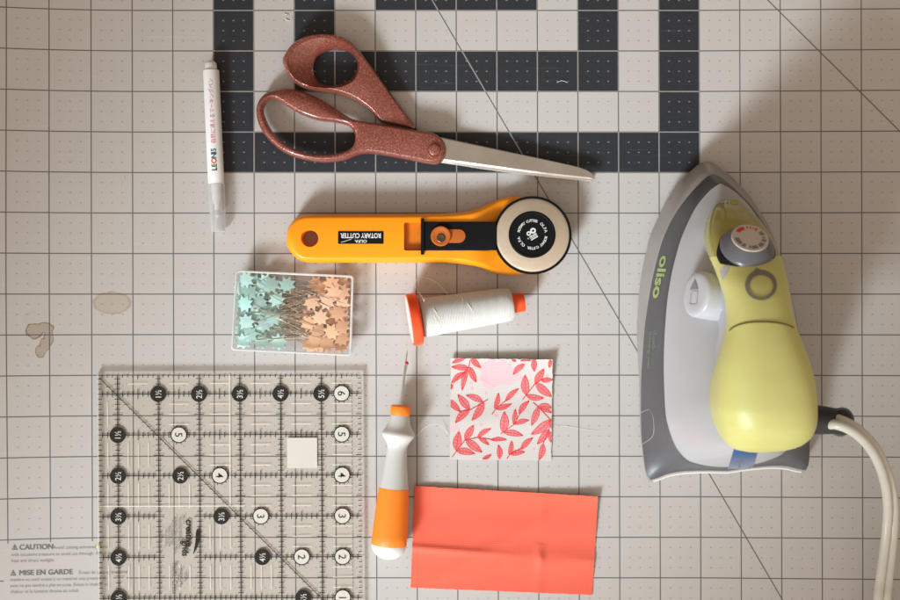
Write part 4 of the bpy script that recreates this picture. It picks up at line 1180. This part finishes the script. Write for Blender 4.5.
Amid = [Vector((p.x, p.y, .0118)) for p in shrink(A0, .4)]
mb = MB(); mb.loft([world(Abot), world(Alow), world(A0), world(Amid), world(lerp_ring(Amid, B0, .6)), world(lerp_ring(Amid, B0, .97)), world(shrink(B0, 1.2))], True, True, True)
mb.build('soleplate', M['soleplate'], iron, 50)
mb = MB(); tr = world(lerp_ring(Amid, B0, .5)); k0 = NS - 1
mb.tube([p + Vector((0, .0001, .0006)) for p in tr[k0 + 1: Nn - k0]], .0010, 8)
mb.build('lit_heel_lip', M['white_plastic'], iron)  # light caught by the heel lip, put in as a white tube
# grey skirt between the sole and the silver body, flaring out at the heel
def skirt(f):
    out = []
    for i, (p, q) in enumerate(zip(B0, C0)):
        k = i if i <= Nn // 2 else Nn - i
        heel = max(0, min(1, (k - NS * .72) / (NS * .28)))
        gz = f - .22 * heel * math.sin(PI * f) + .05 * math.sin(PI * f) * (1 - heel)
        out.append(Vector((p.x + (q.x - p.x) * f, p.y + (q.y - p.y) * f, p.z + (q.z - p.z) * gz)))
    return out
mb = MB(); mb.loft([world(lerp_ring(shrink(B0, 1.5), B0, 0, .0004)), world(skirt(0.0)), world(skirt(.04)), world(skirt(.2)), world(skirt(.4)), world(skirt(.6)), world(skirt(.8)), world(skirt(.96)), world(lerp_ring(C0, shrink(C0, 2), .5, -.0002)), world([Vector((p.x, p.y, p.z - .003)) for p in shrink(C0, 2.5)])], True, False, False)
sk = mb.build('heel_skirt', M['band_grey'], iron, 60)
def on_skirt(i, f, lift=.00025):
    """surface point: i = fractional ring index, f from sole (0) to body (1)"""
    r = skirt(f); i0 = int(i); fr = i - i0
    p = r[i0].lerp(r[i0 + 1], fr)
    w = from_ts(p.x, p.y, p.z)
    return w + Vector((-.75, .1, .65)).normalized() * lift
# lettering along the skirt: find ring indices by photo height
def photo_y(w): return 300 - w.y / (S * (1 - w.z / H))
def idx_at(y, f=.5):
    r = world(skirt(f))
    for i in range(NS - 1):
        y0, y1 = photo_y(r[i]), photo_y(r[i + 1])
        if y0 <= y <= y1: return i + (y - y0) / (y1 - y0)
    return 1
SK = {f: skirt(f) for f in [i / 40 for i in range(41)]}
def on_skirt(i, f, lift=.00025):
    f = round(max(0, min(1, f)) * 40) / 40 if False else max(0, min(1, f))
    f0 = int(f * 40) / 40; f1 = min(1.0, f0 + 1 / 40); fr = (f - f0) * 40
    i0 = int(i); ir = i - i0
    a = SK[min(SK, key=lambda q: abs(q - f0))]; b = SK[min(SK, key=lambda q: abs(q - f1))]
    p = a[i0].lerp(a[i0 + 1], ir).lerp(b[i0].lerp(b[i0 + 1], ir), fr)
    return from_ts(p.x, p.y, p.z) + Vector((-.75, .1, .65)).normalized() * lift
def skirt_text(txt, y0, y1, f0, f1, weight, matn, name):
    """f0..f1: band position of the baseline and of the x-height"""
    pf = text2d(txt, 1.0, 'LEFT', weight, 4)
    xs = [p.x for p in pf[0]]; xa, xb = min(xs), max(xs)
    i0, i1 = idx_at(y0), idx_at(y1)
    mb = MB()
    put(mb, pf, lambda p: on_skirt(i0 + (i1 - i0) * (p.x - xa) / (xb - xa), f0 + (f1 - f0) * p.y / .53))
    mb.build(name, M[matn], sk, 0)
skirt_text('oliso', 256, 298, .20, .53, .03, 'band_text', 'brand_lettering')
skirt_text('iTouch', 331, 349, .44, .55, 0, 'band_text_small', 'small_lettering')
skirt_text('technology  smart', 331, 367, .26, .36, 0, 'band_text_small', 'small_lettering')
# round-cornered panel scored into the skirt near the heel
mb = MB(); iA, iB = idx_at(407), idx_at(436.5)
pl = [(iA, .02), (iA, .25), (iA + .35, .40), (iA + (iB - iA) * .35, .52), (iA + (iB - iA) * .75, .52), (iB - .25, .44), (iB, .30), (iB, .02)]
mb.tube(catmull([on_skirt(i, f, .00005) for i, f in pl], 40, False), .00022, 6); mb.build('scored_panel', M['soleplate'], sk)
# silver body
def body_top(t): 
    return (lin(t, 20, .053, 130, .071) if t < 130 else lin(t, 130, .071, 230, .102))
ta, tb = 70, 262
def body_ring(f):
    out = []; g = 1 - f ** 1.9
    for p in C0:
        tt = max(ta, min(tb, p.x)); 
        t2 = tt + (p.x - tt) * f; s2 = p.y * f
        z = p.z + (body_top(t2) - p.z) * g
        out.append(Vector((t2, s2, z)))
    return out
rings = [world([Vector((p.x, p.y, p.z - .0012)) for p in shrink(C0, 1.0)]), world(C0)]
for f in (.985, .96, .92, .86, .79, .7, .6, .5, .4, .28, .15, .05): rings.append(world(body_ring(f)))
mb = MB(); mb.loft(rings, True, True, True); body_o = mb.build('body', M['shell'], iron, 50)

# lime handle: cross-sections from the nose to the heel
st = [(200, 722.5, 737, .056, .050, .059), (203.5, 716.5, 741.5, .0575, .048, .064), (210, 712, 748.5, .060, .046, .070), (220, 708, 758.5, .064, .045, .0775), (232, 705.6, 766.5, .069, .045, .086), (245, 707, 773.5, .0755, .048, .095), (256, 711, 779, .083, .058, .102), (267, 715.5, 782.4, .090, .070, .108), (282, 720.7, 786.7, .098, .080, .114), (297, 725.6, 789, .103, .086, .118), (315, 728, 792, .106, .088, .121), (330, 727, 796.3, .107, .086, .123), (346, 723.4, 802.6, .107, .080, .1245), (363, 720, 808.8, .107, .070, .1255), (383, 717.4, 813.6, .106, .052, .126), (408, 716.1, 815.7, .104, .047, .125), (425, 719.2, 814.6, .101, .047, .122), (437, 723.8, 809.4, .098, .05, .117), (445.5, 729.2, 799, .095, .055, .110), (450, 736, 784, .092, .06, .102), (451.4, 745, 768, .090, .07, .096)]
st = [(y, a, b, c + .006, d_ + .005, e_ + .006) for y, a, b, c, d_, e_ in st]
NSec = 40
def section(row, grow=0.0):
    y, xl, xr, zc, zlo, zhi = row
    a = W(xl, y, zc); b = W(xr, y, zc); c = (a + b) / 2; hw = (b.x - a.x) / 2 + grow
    out = []
    for k in range(NSec):
        th = 2 * PI * k / NSec
        cs, sn = math.cos(th), math.sin(th)
        x = c.x + hw * math.copysign(abs(cs) ** .78, cs)
        z = zc + ((zhi - zc + grow) if sn > 0 else (zc - zlo)) * math.copysign(abs(sn) ** .9, sn)
        out.append(Vector((x, c.y, z)))
    return out
def st_at(y):
    n = len(st)
    for i in range(n - 1):
        if st[i][0] <= y <= st[i + 1][0]:
            t = (y - st[i][0]) / (st[i + 1][0] - st[i][0])
            p0, p1, p2, p3 = st[max(0, i - 1)], st[i], st[i + 1], st[min(n - 1, i + 2)]
            cr_ = lambda a, b, c, d_: .5 * (2 * b + (c - a) * t + (2 * a - 5 * b + 4 * c - d_) * t * t + (3 * b - a - 3 * c + d_) * t ** 3)
            return [y] + [cr_(p0[k], p1[k], p2[k], p3[k]) for k in range(1, 6)]
    return list(st[-1])
def handle_part(y0, y1, name, matn, step=2.5):
    ys = [y0]
    while ys[-1] + step < y1: ys.append(ys[-1] + step)
    ys.append(y1)
    mb = MB(); mb.loft([section(st_at(y)) for y in ys], True, True, True); return mb.build(name, M[matn], iron, 50)
handle_part(200, 257, 'handle_front', 'lime_dark')  # front section in a darker, glossier lime
front = handle_part(257, 329.4, 'handle', 'lime')
rear = handle_part(329.4, 451.4, 'tank_cover', 'lime')
def on_handle(px, py, lift=.0003):
    """the point of the handle's upper surface seen at a photo point"""
    z = .1
    for _ in range(14):
        p = W(px, py, z)
        # find the section whose plane holds p.y
        lo, hi = 200.0, 451.0
        for _k in range(18):
            m = (lo + hi) / 2; r = st_at(m)
            if W(450, m, r[3]).y > p.y: lo = m
            else: hi = m
        r = st_at(lo); a = W(r[1], lo, r[3]); b = W(r[2], lo, r[3]); c = (a.x + b.x) / 2; hw = (b.x - a.x) / 2
        q_ = min(.999, abs(p.x - c) / hw)
        cs = q_ ** (1 / .78); sn = math.sqrt(max(0, 1 - cs * cs))
        z = z * .4 + .6 * (r[3] + (r[5] - r[3]) * sn ** .9)
    return W(px, py, z + lift)
# seam between handle and tank cover
mb = MB(); mb.tube(catmull([on_handle(x, y, .0001) for x, y in ((729.5, 330.5), (735, 326.5), (744, 323.4), (755, 322), (768, 322), (780, 323.2), (789, 325.6), (793.5, 327.6))], 60, False), .00045, 8)
mb.build('cover_seam', M['seam'], rear)
# grey ring mark with pointer, flat tab and spray nozzle on the handle
def quad_strip(mb, inner, outer, lift):
    n = len(inner)
    for k in range(n):
        j = (k + 1) % n
        mb.poly([on_handle(*inner[k], lift), on_handle(*outer[k], lift), on_handle(*outer[j], lift), on_handle(*inner[j], lift)])
n = 40; inn = []; out = []
for k in range(n):
    a = 2 * PI * k / n
    inn.append((761.3 + 12.0 * math.cos(a), 285.8 + 11.0 * math.sin(a))); 
    r = 1.0
    out.append((761 + 16.0 * math.cos(a), 285 + 15.2 * math.sin(a)))
mb = MB(); quad_strip(mb, inn, out, .0004)
mb.poly([on_handle(751.0, 274.5, .0005), on_handle(756.4, 267.6, .0005), on_handle(763.5, 270.8, .0005), on_handle(757, 273, .0005)])
mb.build('dial_pointer', M['mark_grey'], front, 0)
mb = MB(); put(mb, refine(([Vector(q_) for q_ in ((719.5, 271.5), (722.5, 268), (729.5, 264), (728, 270), (725.5, 276), (722.6, 281))], [(0, 1, 2, 3, 4, 5)]), 3), lambda p: on_handle(p.x, p.y, .0004)); mb.build('side_tab', M['tab_grey'], front, 0)
# nozzle holes at the tip of the darker lime front
mb = MB()
for x, y in ((722, 207.4), (723.5, 203), (727.3, 202.6), (731, 202.2), (722, 201)):
    c = on_handle(x, y, -.0003); mb.lathe(c, (0, .35, 1), [(0, .0005), (.0007, .00045), (.0009, .0002)], 10)
mb.build('spray_nozzle', M['mark_grey'], front)
mb = MB(); rr_ = []
c = on_handle(734.5, 202.6, -.0006); mb.lathe(c, (.1, .3, 1), [(0, .0028), (.0010, .0026), (.0014, .0016), (.0015, .0004)], 20, .6); mb.build('nozzle_lip', M['lime_dark'], front)

# temperature dial: a leaning cone with a pale printed face
DN = Vector((.03, .66, .75)).normalized()
dcen = on_handle(747.2, 247.6, 0) - DN * .0010
mb = MB(); mb.lathe(dcen + DN * -.006, DN, [(0, .0153), (.0062, .0153), (.0067, .0149)], 64); mb.build('dial_socket', M['black_plastic'], iron)
mb = MB(); mb.lathe(dcen, DN, [(0, .0147), (.0010, .0148), (.0028, .0141), (.0056, .0118), (.0076, .0106), (.0082, .0100)], 64)
dial = mb.build('temperature_dial', M['knob_grey'], iron, 35)
mb = MB(); mb.lathe(dcen, DN, [(.0078, .0101), (.0087, .0099), (.0089, .0094), (.0089, .003)], 64); face = mb.build('dial_face', M['dial_face'], dial, 35)
dx = DN.cross(Vector((0, 0, 1))).normalized() * -1; dx = Vector((1, 0, 0)) - DN * DN.x; dx.normalize(); dy = DN.cross(dx)
def on_face(x, y, lift=.0090): return dcen + DN * lift + dx * (x * .0099) + dy * (y * .0099)
def arc_mark(mb, a0, a1, r0, r1):
    n = 8
    for k in range(n):
        a, b = math.radians(a0 + (a1 - a0) * k / n), math.radians(a0 + (a1 - a0) * (k + 1) / n)
        mb.poly([on_face(r0 * math.cos(a), r0 * math.sin(a)), on_face(r1 * math.cos(a), r1 * math.sin(a)), on_face(r1 * math.cos(b), r1 * math.sin(b)), on_face(r0 * math.cos(b), r0 * math.sin(b))])
mb = MB(); arc_mark(mb, 148, 108, .62, .86)
for a in (97, 84, 71): arc_mark(mb, a, a - 6, .68, .82)
arc_mark(mb, 60, 52, .62, .84)
mb.build('dial_marking', M['red_ink'], face, 0)
mb = MB()
for a0, a1 in ((36, 14), (-10, -24), (-34, -58), (-66, -92), (-97, -104), (-118, -134), (-140, -178)): arc_mark(mb, a0, a1, .62, .86)
arc_mark(mb, 4, -4, .66, .82)
mb.build('dial_marking', M['steam_icon'], face, 0)

# steam lever on the left: a short drum with an oval face
BN = Vector((-.92, .12, .38)).normalized()
bcn = W(695.5, 294, .078)
mb = MB(); mb.lathe(bcn, -BN, [(-.0006, .0090), (-.0004, .0112), (.0004, .0126), (.0012, .0131), (.010, .0135), (.022, .0136), (.030, .0130)], 56)
stv = mb.build('steam_button', M['steam_white'], iron, 40)
bx = Vector((0, 0, 1)) - BN * BN.z; bx.normalize(); by = BN.cross(bx)
def on_btn(x, y): return bcn + BN * .0009 + by_ * y * .001 + bx_ * x * .001
by_ = Vector((0, 1, 0)) - BN * BN.y; by_.normalize(); bx_ = by_.cross(BN)
mb = MB(); mb.poly([on_btn(-1.0, 8.6), on_btn(-5.0, 2.4), on_btn(3.6, 2.6)]); mb.build('steam_icon', M['steam_icon'], stv, 0)
mb = MB(); sqo = [(-3.6, 1.4), (3.6, 1.6), (3.4, -6.6), (-3.8, -6.6)]; cx, cy = -.1, -2.6; sqi = [(cx + (x - cx) * .8, cy + (y - cy) * .8) for x, y in sqo]
for k in range(4):
    j = (k + 1) % 4; mb.poly([on_btn(*sqo[k]), on_btn(*sqo[j]), on_btn(*sqi[j]), on_btn(*sqi[k])])
mb.build('steam_icon', M['tab_grey'], stv, 0)
# silver neck under the handle that carries the lever
mb = MB(); rg = []
for y, xl, xr, zlo, zhi in ((262, 717, 770, .05, .084), (275, 719, 780, .052, .090), (300, 723.5, 784, .055, .096), (330, 725.5, 790, .058, .098), (360, 719, 800, .06, .098)):
    a = W(xl, y, zhi - .004); b = W(xr, y, zhi - .004)
    rg.append([Vector((a.x, a.y, zlo)), Vector((a.x, a.y, zhi - .006)), Vector((a.x + .004, a.y, zhi)), Vector((b.x - .004, a.y, zhi)), Vector((b.x, a.y, zhi - .006)), Vector((b.x, a.y, zlo))])
mb.loft(rg, True, True, True); mb.build('neck', M['shell'], iron, 50)
# blue water window on the heel
from mathutils.bvhtree import BVHTree
def caster(*objs):
    vs, fs = [], []
    for ob in objs:
        off = ORIGIN[iron.name]; b = len(vs)
        vs += [v.co + off for v in ob.data.vertices]; fs += [[b + i for i in p.vertices] for p in ob.data.polygons]
    return BVHTree.FromPolygons(vs, fs)
heel = caster(body_o, sk)
def on_heel(px, py, lift):
    a = Vector((0, 0, H)); d = (W(px, py, 0) - a).normalized()
    p, n, _i, _d = heel.ray_cast(a, d)
    if p is None: return on_heel(px, py - .5, lift)
    if n.z < 0: n = -n
    return p + n * lift
mb = MB(); rows = []
for k in range(9):
    f = k / 8; y = 446.5 + (468.4 - 446.5) * f
    l = 735.2 - 7.2 * f - (.8 if k == 8 else 0); r = 758.6 - 5.8 * f + (-2.5 if k == 8 else 0)
    rows.append([on_heel(l + (r - l) * i / 6, y + (.0 if k < 8 else -.5 * i / 6), .0006) for i in range(7)])
dn = Vector((0, .0012, -.0012))
ix = [[mb.vert(p) for p in r] for r in rows]; iy = [[mb.vert(p + dn) for p in r] for r in rows]
for j in range(8):
    for i in range(6):
        mb.face((ix[j][i], ix[j][i + 1], ix[j + 1][i + 1], ix[j + 1][i])); mb.face((iy[j][i], iy[j + 1][i], iy[j + 1][i + 1], iy[j][i + 1]))
for j in range(8):
    mb.face((ix[j][0], ix[j + 1][0], iy[j + 1][0], iy[j][0])); mb.face((ix[j][6], iy[j][6], iy[j + 1][6], ix[j + 1][6]))
for i in range(6):
    mb.face((ix[0][i], iy[0][i], iy[0][i + 1], ix[0][i + 1])); mb.face((ix[8][i], ix[8][i + 1], iy[8][i + 1], iy[8][i]))
mb.build('water_window', M['blue_window'], iron, 30)
# cord: swivel ball, bushing and the twin-core flex
bj = W(839.5, 421.5, .074); h0 = W(806, 419, .078)
mb = MB(); mb.lathe(h0, (bj - h0), [(0, .0085), (.010, .0080), (.016, .0075), (.0163, .0066), (.0176, .0066), (.0179, .0074), (.0192, .0074), (.0195, .0063), (.024, .0060)], 36); mb.build('cord_bushing', M['rubber'], iron, 35)
mb = MB(); cd = Vector((.25, -.1, 1)).normalized(); rb_ = .0076
mb.lathe(bj - cd * rb_, cd, [(rb_ * (1 - math.cos(a)), rb_ * math.sin(a) + 1e-5) for a in [PI * i / 14 for i in range(15)]], 36); mb.build('swivel_ball', M['rubber'], iron)
mb = MB(); mb.lathe(bj + cd * .001, cd, [(0, .0080), (.0006, .0084), (.0014, .0080)], 40); mb.build('swivel_collar', M['knob_grey'], iron)
path = [(831, 421.5, .079), (838, 422.2, .083), (847, 425.5, .083), (858, 432.5, .078), (869.5, 444, .068), (878.5, 458, .056), (885, 474, .044), (889.3, 492, .034), (890.8, 512, .027), (889.6, 534, .022), (887, 558, .019), (884, 582, .018), (882, 602, .018), (880, 650, .012), (878, 700, .0035), (876, 760, .0035)]
cp = catmull([W(*p) for p in path], 130, False)
mb = MB()
for sd in (-1, 1):
    pts = []
    for i, p in enumerate(cp):
        dr = (cp[min(i + 1, 129)] - cp[max(i - 1, 0)]).normalized()
        hx = dr.cross(Vector((0, 0, 1))).normalized(); vz = hx.cross(dr)
        tw = math.radians(lin(i, 0, 60, 75, 8))
        pts.append(p + (hx * math.cos(tw) + vz * math.sin(tw)) * (sd * .0026))
    mb.tube(pts, .0029, 14)
web = []
mb.build('power_cord', M['cord'], iron, 50)

# ------------------------------------------------------------------ stray fibres on the mat
def fibre(name, pts, r, label, matn='lint'):
    mb = MB(); mb.tube(catmull([W(*p) for p in pts], 30, False), r, 5); o = mb.build(name, M[matn])
    c = W(*pts[len(pts) // 2]); solo(o, (c.x, c.y, 0), label, 'thread' if 'thread' in name else 'lint')
fibre('loose_thread', [(413, 441, .0003), (419, 433, .002), (427, 426.5, .0035), (435, 424.6, .0035), (442, 427, .002), (448, 434, .0004)], .00009, 'single white thread arching on the mat beside the seam ripper', 'thread_line')
fibre('loose_thread', [(552, 426, .0003), (566, 426.4, .0004), (582, 429, .0003), (600, 431.2, .0003)], .00006, 'faint straight thread on the mat to the right of the leaf-printed square', 'thread_line')
fibre('lint_fibre', [(557, 82.3, .0004), (562, 80.6, .0006), (567.5, 82.5, .0004)], .00016, 'pale curved lint fibre on a dark frame square of the mat')
fibre('lint_fibre', [(284, 13.5, .0004), (287.5, 15.5, .0008), (285, 18.5, .0006), (290, 20.5, .0004), (292, 17, .0005)], .00022, 'small curled tuft of lint on the light square above the scissors')
fibre('lint_fibre', [(123.5, 176, .0003), (124.5, 180, .0005), (121.5, 183.5, .0004), (120, 189, .0003)], .00012, 'thin pale lint fibre on the light mat left of the pen')

# ------------------------------------------------------------------ light
w = bpy.data.worlds.new('World'); sc.world = w; w.use_nodes = True
nt = w.node_tree; bg = nt.nodes['Background']
# the room: its lighter side lies towards the window (bottom of the photo), the far side is dim and warm
tc = nt.nodes.new('ShaderNodeTexCoord'); dp = nt.nodes.new('ShaderNodeVectorMath'); dp.operation = 'DOT_PRODUCT'
nt.links.new(tc.outputs['Generated'], dp.inputs[0]); dp.inputs[1].default_value = (-0.25, -0.97, 0.0)
mr = nt.nodes.new('ShaderNodeMapRange'); mr.interpolation_type = 'SMOOTHSTEP'
mr.inputs['From Min'].default_value = -0.8; mr.inputs['From Max'].default_value = 0.8
nt.links.new(dp.outputs['Value'], mr.inputs['Value'])
mx = nt.nodes.new('ShaderNodeMix'); mx.data_type = 'RGBA'
mx.inputs[6].default_value = (0.23, 0.172, 0.126, 1); mx.inputs[7].default_value = (0.96, 0.815, 0.675, 1)
nt.links.new(mr.outputs[0], mx.inputs[0]); nt.links.new(mx.outputs[2], bg.inputs[0])
bg.inputs[1].default_value = 1.04
def area(name, loc, target, sx, sy, power, color, spread=180):
    l = bpy.data.lights.new(name, 'AREA'); l.shape = 'RECTANGLE'; l.size = sx; l.size_y = sy; l.energy = power; l.color = color
    l.spread = math.radians(spread)
    o = bpy.data.objects.new(name, l); COL.objects.link(o); o.location = loc
    o.rotation_euler = (Vector(target) - Vector(loc)).to_track_quat('-Z', 'Y').to_euler()
    return o
area('window_light', (-0.50, -0.84, 0.55), (-0.015, -0.042, 0.0), 0.42, 0.40, 1.02, (0.82, 0.93, 1.0), 21.3)

# ------------------------------------------------------------------ camera
cam = bpy.data.cameras.new('camera'); co = bpy.data.objects.new('camera', cam); COL.objects.link(co)
co.location = (0, 0, H); co.rotation_euler = (0, 0, 0)
cam.sensor_width = 36.0; cam.lens = 36.0 * H / 0.5617
cam.clip_start = 0.01; cam.clip_end = 50
cam.dof.use_dof = True; cam.dof.focus_distance = H - .008; cam.dof.aperture_fstop = 9.0
sc.camera = co
vs_ = sc.view_settings
vs_.view_transform = 'Standard'; vs_.look = 'None'; vs_.gamma = 1.0; vs_.exposure = 0.0
sc.cycles.max_bounces = 10; sc.cycles.transparent_max_bounces = 24
sc.cycles.use_denoising = True
